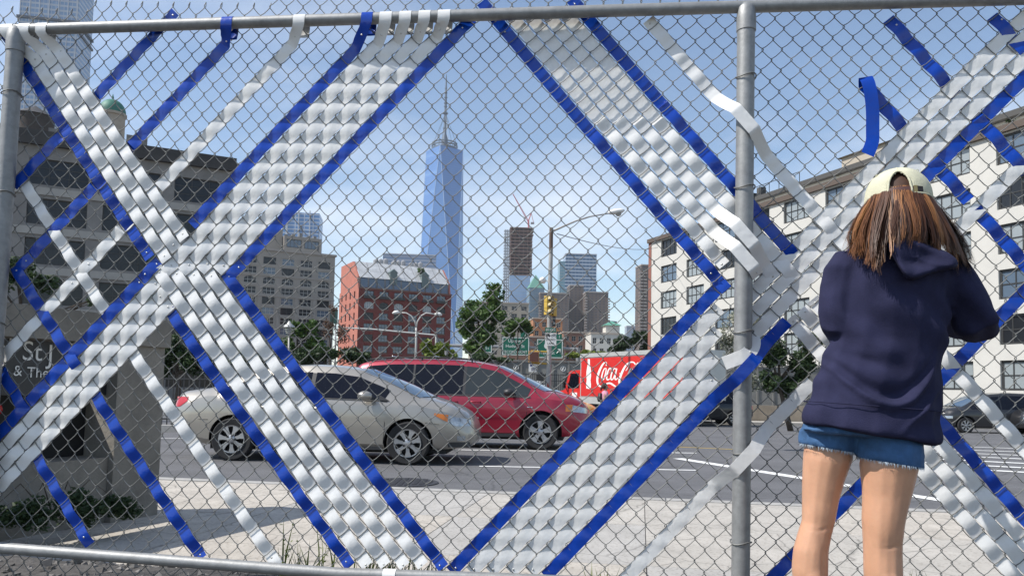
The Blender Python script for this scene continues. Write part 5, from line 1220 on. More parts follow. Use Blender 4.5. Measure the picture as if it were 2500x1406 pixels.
# --- ramp wall with ring emblems and iron railing
D = 62.0; k = D/F_PX
wl = thing('ramp_wall', 'grey concrete ramp wall with pilasters and round emblems behind the signal pole', 'wall', (at(1290, 900, D).x, D, gz(D)))
zt, zbm = at(1290, 879, D).z, gz(D)
m_rw = mat('ramp_concrete', (.20, .195, .18), .9, var=.2, vscale=.8)
x0, x1 = at(1120, 880, D).x, at(2080, 880, D).x; n = int((x1-x0)/1.26)
for i in range(n):
    xx = x0+i*1.26; MB().span(xx+.06, xx+1.2, D, D+.3, zbm, zt-.16).build('wall_panel', m_rw, wl)
    MB().span(xx-.09, xx+.055, D-.08, D+.3, zbm, zt-.12).build('pilaster', m_rw, wl)
MB().span(x0-.2, x1+.2, D-.12, D+.4, zt-.118, zt).build('coping', m_rw, wl)
for ex, ey in ((1260, 897), (1375, 900), (1145, 894)):
    c = at(ex, ey, D-.02); em = MB().tube([(c.x+.19*cos(q), D-.02, c.z+.19*sin(q)) for q in np.linspace(0, 2*pi, 17)[:-1]], .025, 5, closed=True).tube([(c.x-.09, D-.02, c.z-.13), (c.x+.04, D-.02, c.z+.14)], .03, 4).tube([(c.x-.02, D-.02, c.z-.02), (c.x+.10, D-.02, c.z-.10)], .03, 4).build('ring_emblem', m_swhite, wl)
D = 57.0; rl = thing('iron_railing', 'black iron railing in front of the concrete ramp wall', 'railing', (at(1290, 950, D).x, D, gz(D)))
z0, z1 = gz(D)+.1, at(1290, 911, D).z; m_ir = mat('black_iron', (.03, .03, .032), .5)
x0, x1 = at(1130, 930, D).x, at(1440, 930, D).x
bar = MB().span(-.02, .02, -.02, .02, z0, z1).mesh('bar', m_ir); n = int((x1-x0)/.16)
for i in range(n): put(bar, 'bar', rl, Vector((x0+i*.16, D, 0))-rl.location)
for z in (z0+.15, z1-.1, z1-.55): MB().span(x0, x1, D-.03, D+.03, z, z+.05).build('rail', m_ir, rl)
for i in range(0, n, 12): MB().span(x0+i*.16-.09, x0+i*.16+.09, D-.05, D+.05, z0, z1+.1).build('stanchion', m_ir, rl)
# --- poster covered utility box
D = 34.5; a, b = at(1309, 952, D), at(1331, 920, D)
ub = thing('utility_box', 'dark utility box covered with white stickers beside the signal pole', 'utility box', (a.x, D, gz(D)))
MB().span(a.x, b.x, D, D+.5, gz(D), b.z+.1).build('cabinet', m_blk2, ub)
g = random.Random(3)
for i in range(4):
    for j in range(7):
        xx = lerp(a.x, b.x, (i+.12)/4); zz = gz(D)+.75+j*.17
        if g.random() < .85 and zz+.13 < b.z+.1: MB().span(xx, xx+(b.x-a.x)/4*.8, D-.004-.001*((i+j) % 2), D-.002, zz, zz+.13*g.uniform(.7, 1)).build('sticker', m_swhite if g.random() < .7 else m_sback, ub)

# --- pedestrian in pink in front of the truck (head and shoulders show)
def skin_mat(name, col): return mat(name, col, .5, var=.05, vscale=9)
def loft(mb, rings, cap=True, mi=0):       # rings: list of (centre, a-vector, b-vector)
    n = 14; rows = []
    for c, a, b in rings:
        c, a, b = Vector(c), Vector(a), Vector(b); rows.append([c+a*cos(q)+b*sin(q) for q in np.linspace(0, 2*pi, n+1)[:-1]])
    k = len(mb.v); mb.grid(rows, mi, True)
    if cap: mb.f += [tuple(k+i for i in range(n)), tuple(k+(len(rows)-1)*n+i for i in range(n))]; mb.m += [mi, mi]
D = 27.5; hp = at(1477, 944, D); zg = gz(D)-.0
pd = thing('person', 'person in pink top with dark backpack walking past the red truck', 'person', (hp.x, D, zg))
Hh = hp.z+.12-zg                           # standing height
def Z(t): return zg+Hh*t
X0 = hp.x; m_sk2 = skin_mat('walker_skin', (.36, .2, .14))
mb = MB()
loft(mb, [((X0+.02, D, Z(.855)), (.05, 0, 0), (0, .05, 0)), ((X0+.02, D, Z(.875)), (.075, 0, 0), (0, .065, 0)), ((X0+.01, D, Z(.93)), (.098, 0, 0), (0, .075, 0)), ((X0-.005, D, Z(.97)), (.09, 0, 0), (0, .07, 0)), ((X0-.01, D, Z(1.0)), (.03, 0, 0), (0, .03, 0))])
loft(mb, [((X0, D, Z(.45)), (.1, 0, 0), (0, .16, 0)), ((X0, D, Z(.55)), (.1, 0, 0), (0, .15, 0)), ((X0, D, Z(.72)), (.11, 0, 0), (0, .19, 0)), ((X0, D, Z(.80)), (.10, 0, 0), (0, .19, 0)), ((X0, D, Z(.835)), (.06, 0, 0), (0, .08, 0)), ((X0+.015, D, Z(.875)), (.05, 0, 0), (0, .05, 0))])
for sy, st in ((-1, .22), (1, -.2)):
    loft(mb, [((X0, D+sy*.09, Z(.5)), (.085, 0, 0), (0, .085, 0)), ((X0+st*.6, D+sy*.09, Z(.28)), (.06, 0, 0), (0, .06, 0)), ((X0+st, D+sy*.09, Z(.05)), (.04, 0, 0), (0, .04, 0)), ((X0+st+.02, D+sy*.09, Z(.0)+.02), (.05, 0, 0), (0, .045, 0))])
    loft(mb, [((X0+st+.02, D+sy*.09, zg+.05), (.05, 0, 0), (0, .045, 0)), ((X0+st+.16, D+sy*.09, zg+.03), (.05, 0, 0), (0, .045, 0))])
    loft(mb, [((X0, D+sy*.2, Z(.80)), (.05, 0, 0), (0, .05, 0)), ((X0-st*.3, D+sy*.24, Z(.62)), (.04, 0, 0), (0, .04, 0)), ((X0-st*.3+.1, D+sy*.23, Z(.48)), (.03, 0, 0), (0, .03, 0)), ((X0-st*.3+.14, D+sy*.23, Z(.43)), (.028, 0, 0), (0, .035, 0))])
    for f in range(5): loft(mb, [((X0-st*.3+.14, D+sy*.23+(f-2)*.016, Z(.44)), (.009, 0, 0), (0, .009, 0)), ((X0-st*.3+.16, D+sy*.23+(f-2)*.019, Z(.40)-.01*(f == 2)), (.007, 0, 0), (0, .007, 0))])
body = mb.build('body', m_sk2, pd)
md = body.modifiers.new('r', 'REMESH'); md.mode = 'VOXEL'; md.voxel_size = .014; md2 = body.modifiers.new('s', 'SMOOTH'); md2.iterations = 3; evaluated(body); body.data.polygons.foreach_set('use_smooth', [True]*len(body.data.polygons))
mb = MB(); loft(mb, [((X0, D, Z(.50)), (.125, 0, 0), (0, .185, 0)), ((X0, D, Z(.6)), (.115, 0, 0), (0, .165, 0)), ((X0, D, Z(.72)), (.13, 0, 0), (0, .205, 0)), ((X0, D, Z(.80)), (.12, 0, 0), (0, .215, 0)), ((X0, D, Z(.838)), (.08, 0, 0), (0, .11, 0))])
for sy in (-1, 1): loft(mb, [((X0, D+sy*.19, Z(.815)), (.065, 0, 0), (0, .06, 0)), ((X0-sy*.05, D+sy*.24, Z(.70)), (.06, 0, 0), (0, .055, 0))])
mb.build('pink_top', mat('pink_cotton', (.52, .24, .33), .9, var=.15, vscale=12), pd, True)
mb = MB(); loft(mb, [((X0, D, Z(.535)), (.12, 0, 0), (0, .18, 0)), ((X0, D, Z(.46)), (.125, 0, 0), (0, .19, 0))])
for sy, st in ((-1, .22), (1, -.2)): loft(mb, [((X0, D+sy*.09, Z(.5)), (.105, 0, 0), (0, .10, 0)), ((X0+st*.6, D+sy*.09, Z(.28)), (.075, 0, 0), (0, .075, 0)), ((X0+st*.98, D+sy*.09, Z(.06)), (.06, 0, 0), (0, .06, 0))])
mb.build('trousers', mat('dark_denim_far', (.03, .035, .06), .9), pd, True)
mb = MB(); loft(mb, [((X0-.03, D, Z(.885)), (.08, 0, 0), (0, .075, 0)), ((X0-.035, D, Z(.93)), (.105, 0, 0), (0, .09, 0)), ((X0-.03, D, Z(.975)), (.105, 0, 0), (0, .09, 0)), ((X0-.02, D, Z(1.01)), (.05, 0, 0), (0, .05, 0))])
loft(mb, [((X0-.09, D, Z(.93)), (.05, 0, 0), (0, .05, 0)), ((X0-.13, D, Z(.90)), (.04, 0, 0), (0, .045, 0)), ((X0-.14, D, Z(.84)), (.025, 0, 0), (0, .03, 0))])
mb.build('hair', mat('dark_brown_hair', (.05, .025, .018), .7, var=.3, vscale=30), pd, True)
mb = MB(); loft(mb, [((X0-.17, D, Z(.60)), (.07, 0, 0), (0, .13, 0)), ((X0-.19, D, Z(.66)), (.09, 0, 0), (0, .14, 0)), ((X0-.17, D, Z(.79)), (.06, 0, 0), (0, .12, 0))]); mb.build('backpack', m_blk2, pd, True)

# --- subway entrance sign in a concrete frame at the left
z_s = .125
gA = onz(-330, 1385, z_s); gB = onz(384, 1256, z_s)
dv_ = Vector((gB.x-gA.x, gB.y-gA.y, 0)); SL = dv_.length; srz = atan2(dv_.y, dv_.x); nn = Vector((sin(srz), -cos(srz), 0))
sw = thing('subway_sign', 'dark subway entrance sign with white lettering in a weathered concrete frame', 'sign', (gA.x, gA.y, z_s), srz)
m_oc = mat('old_concrete', (.20, .185, .16), .92, var=.3, vscale=3, bump=.4, bscale=30)
def sl_(px, py):
    d = ray(px, py); s = (gA-CAM_P).dot(nn)/d.dot(nn); q = Matrix.Rotation(-srz, 3, 'Z') @ (CAM_P+d*s-Vector((gA.x, gA.y, z_s))); return q.x, q.z
zt_b = sl_(200, 760)[1]; zt_u = sl_(200, 835)[1]; xp = sl_(288, 900)[0]; zlo = sl_(150, 1128)[1]
MB().span(xp, SL, 0, .42, 0, zt_u).build('pillar', m_oc, sw)
MB().span(-.4, SL+.03, -.03, .45, zt_u+.002, zt_b).build('lintel', m_oc, sw)
MB().span(-.4, xp-.003, .05, .40, 0, zlo).build('base_wall', m_oc, sw)
zp0 = sl_(150, 965)[1]
MB().span(-.4, xp-.003, .10, .16, zp0, zt_u-.003).build('sign_panel', mat('sign_panel_black', (.018, .018, .02), .45), sw)
MB().span(-.4, xp-.003, .30, .34, zlo+.003, zp0-.003).build('dark_opening', mat('opening_shade_sheet', (.01, .01, .01), .8), sw)  # near-black sheet paints in the shade inside the opening
def sw_text(body, px, py, hpx, align='LEFT'):
    x, z = sl_(px, py); q0, q1 = sl_(px, py-hpx/2)[1], sl_(px, py+hpx/2)[1]; s = (q0-q1)/.70
    me = text_mesh('lettering', body, s, m_swhite, extrude=0, align=align)
    for v in me.vertices: v.co = (v.co.x, 0, v.co.y)
    return put(me, 'lettering', sw, (x, .094, z))
sw_text('Canal', 57, 852, 48, 'RIGHT'); sw_text('St', 78, 858, 48); sw_text('J', 140, 866, 46); sw_text('Downtown', 46, 905, 26, 'RIGHT'); sw_text('&', 57, 906, 26); sw_text('The', 90, 910, 26)
g = random.Random(5)
# red light at the frame edge
c = sl_(2, 1000); MB().lathe([(0, -.03), (.04, -.02), (.05, 0)], (c[0], .06, c[1]), 12, 'Y').build('red_marker', m_redl, sw, True)

# ------------------------------------------------------------------ trees and plants
def L(px, py, D, rx, rz): return lump(px, py, D, rx, rz)
def gbase(px, D): p = at(px, 950, D); return (p.x, D, gz(D))
D = 70
tree('broadleaf_tree', 'big green broadleaf tree between the red brick building and the road signs', gbase(1188, D), [L(1165, 760, D, 52, 34), L(1205, 722, D, 30, 34), L(1215, 770, D, 38, 30), L(1140, 800, D, 34, 34), L(1188, 820, D, 48, 34), L(1215, 705, D, 16, 16), L(1165, 850, D, 40, 30)], 6500, .20, m_lf, 11, trunk_r=.22)
D = 76
tree('broadleaf_tree', 'smaller dark green tree above the left road sign', gbase(1262, D), [L(1265, 790, D, 32, 18), L(1245, 812, D, 24, 18), L(1285, 805, D, 20, 16)], 2200, .18, m_lf, 12, trunk_r=.14)
D = 58
tree('leafy_bush', 'bright yellow green bush just above the red minivan roof', gbase(1060, D), [L(1045, 850, D, 24, 22), L(1080, 855, D, 26, 24), L(1105, 868, D, 20, 18), L(1060, 872, D, 30, 16)], 3000, .13, m_lfy, 13, trunk_r=.1, cat='bush')
D = 52
tree('broadleaf_tree', 'leafy green tree around the lantern lamp', gbase(742, D), [L(725, 805, D, 34, 26), L(760, 800, D, 24, 22), L(700, 840, D, 26, 24), L(765, 838, D, 30, 20)], 3600, .14, m_lf, 14, trunk_r=.15)
D = 50
tree('leafy_bush', 'dark bush behind the silver car roof', gbase(800, D), [L(790, 862, D, 42, 26), L(850, 866, D, 36, 22), L(740, 872, D, 40, 24), L(885, 874, D, 24, 18)], 4200, .13, m_lfd, 15, trunk_r=.12, cat='bush')
D = 54
tree('bare_tree', 'thin reddish half bare tree before the red brick gable', gbase(812, D), [L(805, 800, D, 24, 34), L(835, 815, D, 24, 34), L(815, 760, D, 18, 22)], 700, .10, m_lfr, 16, trunk_r=.09)
D = 115
tree('broadleaf_tree', 'distant dark trees left of the white building', gbase(1545, D), [L(1525, 835, D, 30, 22), L(1562, 826, D, 28, 24), L(1585, 845, D, 24, 22), L(1505, 852, D, 24, 16)], 4200, .24, m_lfd, 17, trunk_r=.25)
D = 88
tree('hedge', 'low yellow green hedge above the ramp wall', gbase(1425, D), [L(1400, 866, D, 24, 10), L(1440, 864, D, 30, 12), L(1470, 868, D, 24, 12)], 2200, .15, m_lfy, 18, trunk_r=.12, cat='hedge')
D = 60
tree('hedge', 'low dark hedge under the left road sign', gbase(1220, D), [L(1180, 872, D, 40, 12), L(1230, 876, D, 30, 8)], 1800, .13, m_lfd, 19, trunk_r=.1, cat='hedge')
D = 16
tree('flowering_bush', 'pale flowering bush showing on both sides of the middle post', gbase(1800, D), [L(1775, 820, D, 30, 40), L(1850, 800, D, 26, 44), L(1810, 870, D, 50, 46), L(1800, 780, D, 30, 24), L(1830, 930, D, 40, 40)], 9000, .028, m_lfw, 20, trunk_r=.05, cat='bush')
D = 30
tree('broadleaf_tree', 'dark tree seen below the blue strip right of the middle post', gbase(1930, D), [L(1900, 870, D, 40, 44), L(1950, 890, D, 44, 50), L(1985, 850, D, 40, 50), L(1880, 930, D, 40, 30), L(1930, 940, D, 44, 36), L(1870, 860, D, 30, 40)], 11000, .08, m_lfd, 21, trunk_r=.12)
D = 24
tree('broadleaf_tree', 'dark tree between the concrete pillar and the silver car', gbase(430, D), [L(420, 850, D, 50, 46), L(470, 880, D, 46, 40), L(390, 900, D, 40, 40), L(520, 870, D, 44, 40), L(590, 880, D, 44, 36), L(650, 880, D, 34, 30)], 7500, .075, m_lfd, 22, trunk_r=.12)
D = 26
tree('broadleaf_tree', 'dark leafy tree over the subway sign lintel', gbase(60, D), [L(40, 660, D, 50, 40), L(100, 690, D, 50, 34), L(-20, 700, D, 50, 40), L(230, 730, D, 26, 20)], 3800, .08, m_lfd, 23, trunk_r=.12)
# iron railing on the left beyond the road
D = 21; rl = thing('park_railing', 'dark park railing beyond the road left of the silver car', 'railing', (at(430, 990, D).x, D, gz(D)))
x0, x1 = at(-300, 990, D).x, at(720, 990, D).x; z0, z1 = gz(D), at(430, 915, D).z; n = int((x1-x0)/.14)
bar = MB().span(-.012, .012, -.012, .012, 0, z1-z0).mesh('bar', m_ir)
for i in range(n): put(bar, 'bar', rl, (x0+i*.14-rl.location.x, 0, 0))
for z in (.25, z1-z0-.12): MB().span(x0, x1, D-.02, D+.02, z0+z, z0+z+.04).build('rail', m_ir, rl)
kb = MB().span(x0-4, x1+6, 19.2, 19.5, gz(19)-.1, gz(19)+.16).build('kerb', m_kerb); struct(kb)
# shrubs at the foot of the subway sign
D = 5.1
tree('low_shrub', 'dark low shrubs at the foot of the subway sign wall', tuple(onz(210, 1290, .12)), [L(70, 1252, 4.75, 80, 46), L(190, 1240, 4.95, 70, 50), L(300, 1232, 5.25, 60, 36), L(-40, 1260, 4.6, 70, 44)], 5200, .016, m_lfd, 24, trunk_r=.012, cat='shrub')
# weeds along the fence foot
g = np.random.default_rng(31)
wcount = 0
WLAB = ['bushy weed tuft at the bottom ends of the four white strips', 'small weed tuft between the white strips and the bottom V', 'weed tuft touching the tip of the bottom blue V', 'weed tuft below the cut end of the lone white strip', 'tall thin weed rising beside the lone white strip end', 'thin stalk between the two cut strips near the bottom rail', 'tiny weed tuft right of the bottom V', 'tall thin weed beside the bare right leg', 'weed tuft behind the bare right calf', 'small weed tuft at the end of the blue strip by the bottom rail']
for (wx, wy, hgt, nbl) in ((912, 1392, .16, 26), (985, 1398, .10, 20), (1050, 1400, .10, 20), (700, 1372, .12, 24), (738, 1352, .26, 5), (672, 1340, .24, 4), (1470, 1402, .08, 18), (2216, 1400, .20, 4), (2290, 1404, .14, 16), (860, 1398, .09, 16)):
    u, w = uw(wx, wy); b0 = fp(u, 0, -.17); z0 = .265; mb = MB()
    for k in range(nbl):
        a = g.uniform(0, 2*pi); r0 = g.uniform(0, .05); bx = Vector((b0.x+r0*cos(a)*2, b0.y+r0*sin(a), z0-.01)); hh = hgt*g.uniform(.5, 1)+.12; lean = g.normal(0, .25, 2)*hh*.6
        t1 = bx+Vector((lean[0]*.4, lean[1]*.4, hh*.6)); t2 = bx+Vector((lean[0], lean[1], hh)); wv = Vector((cos(a), sin(a), 0))*.004
        mb.add([bx-wv, bx+wv, t1+wv*.9, t1-wv*.9, t2], [(0, 1, 2, 3), (3, 2, 4)])
        if nbl < 12:
            for q in range(7):
                c = bx.lerp(t2, .3+.1*q); e = Vector((g.normal(), g.normal(), .5)).normalized()*.02; f = Vector((g.normal(), g.normal(), 0)).normalized()*.007; mb.add([c, c+e*.5+f, c+e, c+e*.5-f], [(0, 1, 2, 3)])
    o = mb.build('weed', m_lfy if (wcount % 3 == 0 or nbl < 12) else m_lf, org=b0)
    tag(o, WLAB[wcount], 'weed', 'weeds along the fence foot'); wcount += 1
# road markings, manhole
strip_px('stop_line', (1655, 1119), (1990, 1172), .22); strip_px('stop_line', (1990, 1173), (2330, 1226), .22)
strip_px('lane_line', (1170, 1138), (1700, 1148), .10); strip_px('lane_line', (1120, 1098), (1700, 1106), .12)
strip_px('yellow_line', (1560, 1082), (1800, 1095), .10, m_ypaint)
for k in range(7): a, b = onz(2240, 1078+k*10, 0), onz(2560, 1090+k*11, 0); strip('crosswalk_bar', (a.x, a.y, 0), (b.x, b.y, 0), .2)
strip_px('lane_line', (380, 1068), (640, 1066), .12)
c = onz(985, 1178, 0.0)
mh = thing('manhole_cover', 'round cast iron manhole cover in the asphalt by the kerb', 'manhole cover', (c.x, c.y, 0.004))
MB().lathe([(0, .010), (.40, .010), (.42, .006), (.42, 0)], (c.x, c.y, .004), 32).build('lid', m_iron, mh)
for i in range(-4, 5):
    for j in range(-4, 5):
        if hypot(i, j) < 4.4: MB().span(c.x+i*.08-.026, c.x+i*.08+.026, c.y+j*.08-.026, c.y+j*.08+.026, .0135, .021).build('stud', m_iron, mh)
# low stone planter wall and far pavement on the right
pw = MB().span(at(1780, 1000, 41).x, at(2500, 1000, 41).x, 41, 41.4, gz(41), gz(41)+1.0).build('planter_wall', mat('tan_stone', (.26, .22, .17), .9, var=.25, vscale=1.5), org=at(1900, 1010, 41)); tag(pw, 'low tan stone wall beyond the road right of the middle post', 'wall')
fk = MB().span(5.0, 60, 39.0, 40.9, gz(39)-.2, gz(39)+.15).build('far_pavement', m_conc); struct(fk)

# ------------------------------------------------------------------ the weaver: person seen from behind at the fence
from mathutils import noise as mnoise
YG = 2.45; kg = YG/F_PX
def q(px, py, Y=YG): return at(px, py, Y)
pf = q(2100, 1590); gl = thing('person', 'person in navy hoodie, denim shorts and backward pale cap working at the fence', 'person', (pf.x, YG, .28))
def hring(px, py, hw, dep, Y=YG, tilt=0.0): return (q(px, py, Y), (hw*kg, 0, -tilt*kg), (0, dep, 0))
m_skin = mat('skin', (.55, .30, .185), .46, var=.11, vscale=9, bump=.04, bscale=120)
m_skin.node_tree.nodes['Principled BSDF'].inputs['Subsurface Weight'].default_value = .12
m_skin.node_tree.nodes['Principled BSDF'].inputs['Subsurface Radius'].default_value = (.03, .012, .006)
def remesh(o, vox, smooth=4, disp=None):
    md = o.modifiers.new('r', 'REMESH'); md.mode = 'VOXEL'; md.voxel_size = vox
    ms = o.modifiers.new('s', 'SMOOTH'); ms.iterations = smooth; ms.factor = .5; evaluated(o); me = o.data
    if disp:
        me.update(); nrm = [v.normal.copy() for v in me.vertices]
        for v, n in zip(me.vertices, nrm): v.co += n*disp(v.co+ORI_G)
    me.polygons.foreach_set('use_smooth', [True]*len(me.polygons)); me.update()
ORI_G = Vector(gl.location)
mb = MB()
# legs (left and right as seen), down to the shoes
LEG = [[(1068, 2024, 52), (1090, 2022, 56), (1120, 2020, 57.5), (1171, 2010, 49), (1220, 2003, 43), (1272, 1998, 38.5), (1305, 1988, 39.5), (1340, 1980, 41), (1390, 1977, 42), (1440, 1978, 39), (1500, 1984, 29), (1550, 1988, 23), (1575, 1989, 24)],
       [(1085, 2170, 56), (1112, 2171, 60), (1136, 2170, 64.5), (1205, 2165, 54), (1272, 2157, 47), (1322, 2155, 43), (1350, 2155, 42.5), (1390, 2156, 43), (1445, 2157, 40), (1505, 2160, 30), (1555, 2161, 24), (1580, 2161, 25)]]
YL = (YG+.05, YG-.045)
for li, T in enumerate(LEG):
    loft(mb, [(q(x, y, YL[li]), (r*kg, 0, 0), (0, r*kg*(1.04 if y < 1250 else 1.08), 0)) for y, x, r in [(1040, T[0][1]+(14 if li == 0 else -18), T[0][2]*.8)]+T])
    # calf bulge towards the camera
    y, x = (1400, T[-5][1]); loft(mb, [(q(x, 1345, YL[li])+Vector((0, -.012, 0)), (.034, 0, 0), (0, .034, 0)), (q(x, 1400, YL[li])+Vector((0, -.022, 0)), (.04, 0, 0), (0, .042, 0)), (q(x, 1460, YL[li])+Vector((0, -.012, 0)), (.03, 0, 0), (0, .032, 0))])
# torso, neck, head
loft(mb, [hring(2112, 1060, 96, .07), hring(2122, 1030, 104, .078), hring(2130, 990, 108, .085), hring(2140, 930, 110, .095), hring(2160, 830, 108, .095), hring(2172, 720, 125, .10), hring(2180, 650, 130, .09), hring(2186, 615, 90, .07), hring(2190, 590, 44, .055), hring(2192, 560, 40, .052)])
hc = q(2192, 500, YG+.0)
loft(mb, [(hc+Vector((0, .03, -.125)), (.03, 0, 0), (0, .035, 0)), (hc+Vector((0, .02, -.10)), (.055, 0, 0), (0, .07, 0)), (hc+Vector((0, .01, -.05)), (.07, 0, 0), (0, .088, 0)), (hc+Vector((0, 0, .01)), (.072, 0, 0), (0, .086, 0)), (hc+Vector((0, 0, .055)), (.058, 0, 0), (0, .07, 0)), (hc+Vector((0, 0, .085)), (.026, 0, 0), (0, .03, 0))])
# face on the far side: nose, brow, lips, chin, ears
loft(mb, [(hc+Vector((0, .088, .0)), (.008, 0, 0), (0, .008, 0)), (hc+Vector((0, .112, -.035)), (.014, 0, 0), (0, .014, 0)), (hc+Vector((0, .095, -.05)), (.012, 0, 0), (0, .01, 0))])
loft(mb, [(hc+Vector((-.03, .078, -.07)), (.006, 0, 0), (0, .01, 0)), (hc+Vector((0, .094, -.07)), (.012, 0, .006), (0, .01, 0)), (hc+Vector((.03, .078, -.07)), (.006, 0, 0), (0, .01, 0))])
for s in (-1, 1): loft(mb, [(hc+Vector((s*.072, -.005, -.045)), (.01, 0, 0), (0, .012, 0)), (hc+Vector((s*.08, -.008, -.015)), (.012, 0, 0), (0, .02, 0)), (hc+Vector((s*.074, -.005, .012)), (.008, 0, 0), (0, .012, 0))])
# arms and hands reaching to the mesh
ARM = [[q(2058, 655), q(2046, 730, YG-.01), q(2046, 800, YG), q(2075, 795, 2.60), q(2100, 770, 2.72)], [q(2312, 660), q(2352, 725, YG-.01), q(2384, 785, YG+.02), q(2345, 790, 2.62), q(2305, 780, 2.74)]]
for s, P in zip((1, -1), ARM):
    mb.tube(P, [.052, .044, .038, .031, .024], 12)
    h0 = P[-1]; fw = (P[-1]-P[-2]).normalized(); palm = h0+fw*.045
    mb.tube([h0, h0+fw*.03, palm+fw*.02], [.024, .034, .03], 10)
    for f in range(4):
        side = Vector((s*(f-1.5)*.0165, 0, 0)); b0 = palm+side+fw*.012; L = (.062, .07, .066, .052)[f]
        mb.tube([b0, b0+fw*L*.45+Vector((0, 0, -.004)), b0+fw*L*.75+Vector((0, .0, -.02)), b0+fw*L*.8+Vector((0, -.006, -.042))], [.0092, .0088, .008, .0068], 8)
    th = palm-fw*.02+Vector((-s*.03, 0, .0)); mb.tube([th, th+fw*.03+Vector((-s*.018, 0, -.006)), th+fw*.055+Vector((-s*.012, 0, -.02))], [.011, .0105, .008], 8)
body = mb.build('body', m_skin, gl); 
def legform(p):                            # hollows and tendons behind the knees, calf split
    d = 0.0
    for li, (kx, ky) in enumerate(((1996, 1285), (2155, 1328))):
        c = q(kx, ky, YL[li]); dx = (p.x-c.x)/.05; dz = (p.z-c.z)/.05
        if abs(dx) < 1.4 and p.y < YL[li]+.01 and abs(dz) < 4:
            d += -.005*math.exp(-dx*dx*3-dz*dz*1.6)+.0022*(math.exp(-((dx-.62)/.2)**2)+math.exp(-((dx+.62)/.2)**2))*math.exp(-(dz-.4)**2*.8)
            d += -.0022*math.exp(-((p.z-c.z-.004*sin(dx*3))/.004)**2)*max(0, 1-abs(dx))
            d += -.003*math.exp(-((dx+.1)/.16)**2)*math.exp(-((dz+2.2)/1.2)**2)
    return d+.0012*mnoise.noise(p*12)
remesh(body, .0055, 6, legform)
# shoes
for li, T in enumerate(LEG):
    y, x, r = T[-1]; c = q(x, y, YL[li]); z0 = .282; sm = MB()
    loft(sm, [((c.x, c.y-.05, z0+.05), (.028, 0, 0), (0, 0, .045)), ((c.x, c.y-.02, z0+.055), (.036, 0, 0), (0, 0, .055)), ((c.x, c.y+.05, z0+.05), (.04, 0, 0), (0, 0, .048)), ((c.x, c.y+.12, z0+.036), (.046, 0, 0), (0, 0, .036)), ((c.x, c.y+.17, z0+.03), (.04, 0, 0), (0, 0, .028)), ((c.x, c.y+.19, z0+.026), (.02, 0, 0), (0, 0, .016))])
    loft(sm, [((c.x, c.y, z0+.04), (.036, 0, 0), (0, .042, 0)), ((c.x, c.y, z0+.11), (.034, 0, 0), (0, .038, 0))])
    sh = sm.build('shoe', mat('grey_canvas', (.12, .12, .13), .8), gl, True)
# shorts
mb = MB()
loft(mb, [hring(2125, 990, 130, .10), hring(2118, 1034, 140, .112), hring(2106, 1054, 146, .126, tilt=4), hring(2106, 1062, 132, .115, tilt=4)])
loft(mb, [hring(2040, 1036, 74, .09, YL[0]-.02, 4), hring(2024, 1062, 71, .10, YL[0], 6), hring(2019, 1095, 66.5, .096, YL[0], 10)])
loft(mb, [hring(2160, 1044, 76, .078, YL[1]+.02, 4), hring(2169, 1080, 75, .10, YL[1]+.008, 6), hring(2172, 1130, 72, .099, YL[1], 10)])
m_den = mat('denim', (.036, .10, .22), .85, var=.28, vscale=16, bump=.2, bscale=300)
sho = mb.build('shorts', m_den, gl)
remesh(sho, .006, 3, lambda p: .0035*mnoise.noise(Vector((p.x*22, p.y*22, p.z*50)))+.002*mnoise.noise(p*70))
# frayed hems
g = np.random.default_rng(5); fr = MB()
for (cx_, cy_, hw, dep, Y, til) in ((2019, 1096, 66.5, .096, YL[0], 10), (2172, 1131, 72, .099, YL[1], 10)):
    c, a, b = hring(cx_, cy_, hw*1.0, dep, Y, til); a = Vector(a); b = Vector(b)
    for k in range(260):
        t = g.uniform(0, 2*pi); p = c+a*cos(t)+b*sin(t)+Vector((0, 0, .004)); e = p+Vector((g.normal(0, .003), g.normal(0, .003), -g.uniform(.006, .014))); w = Vector((-sin(t), cos(t)*.6, 0))*.0012
        fr.add([p-w, p+w, e], [(0, 1, 2)])
fr.build('frayed_hem', mat('pale_denim_thread', (.42, .5, .58), .9), sho)
# hoodie
def folds(p):
    z = p.z; x = p.x-pf.x
    d = .014*mnoise.noise(Vector((p.x*6, p.y*6, z*6)))+.009*mnoise.noise(Vector((p.x*13+3, p.y*15, z*15)))
    # swagged folds over the lower back
    low = max(0, min(1, (1.27-z)/.25))*max(.25, min(1, (z-1.03)/.08)); s1 = sin((z-1.08)*62+(x*x)*16-x*5+2.2*mnoise.noise(Vector((p.x*4, 0, z*4))))
    d += .016*low*s1*(.5+.5*mnoise.noise(Vector((p.x*5, 7, z*7))))
    # diagonal pulls from the right armpit
    s2 = sin((z+x*.8)*48+3*mnoise.noise(Vector((p.x*5, 2, z*5)))); mid = math.exp(-((z-1.35)/.16)**2)
    d += .007*mid*s2
    d *= .75
    if p.y < YG:                           # one deep swag across the lower back and a short diagonal pull
        px_ = 2100+x/kg; yy = 900+88*(1-((px_-2128)/112)**2); zc = ZR-(yy-900)*kg; wgt = max(0, 1-((px_-2128)/125)**2)
        d += wgt*(.022*math.exp(-((z-zc)/.016)**2)-.016*math.exp(-((z-zc-.034)/.020)**2))
        e = (z-(ZR-(1000-900)*kg))-(px_-2200)*kg*.85; d += .012*math.exp(-(e/.013)**2)*math.exp(-((px_-2205)/45)**2)
        px2 = 2075; e2 = (z-(ZR+20*kg))+(px_-px2)*kg*.35; d -= .010*math.exp(-(e2/.016)**2)*math.exp(-((px_-px2)/40)**2)
    return d
ZR = q(2128, 900).z
mb = MB()
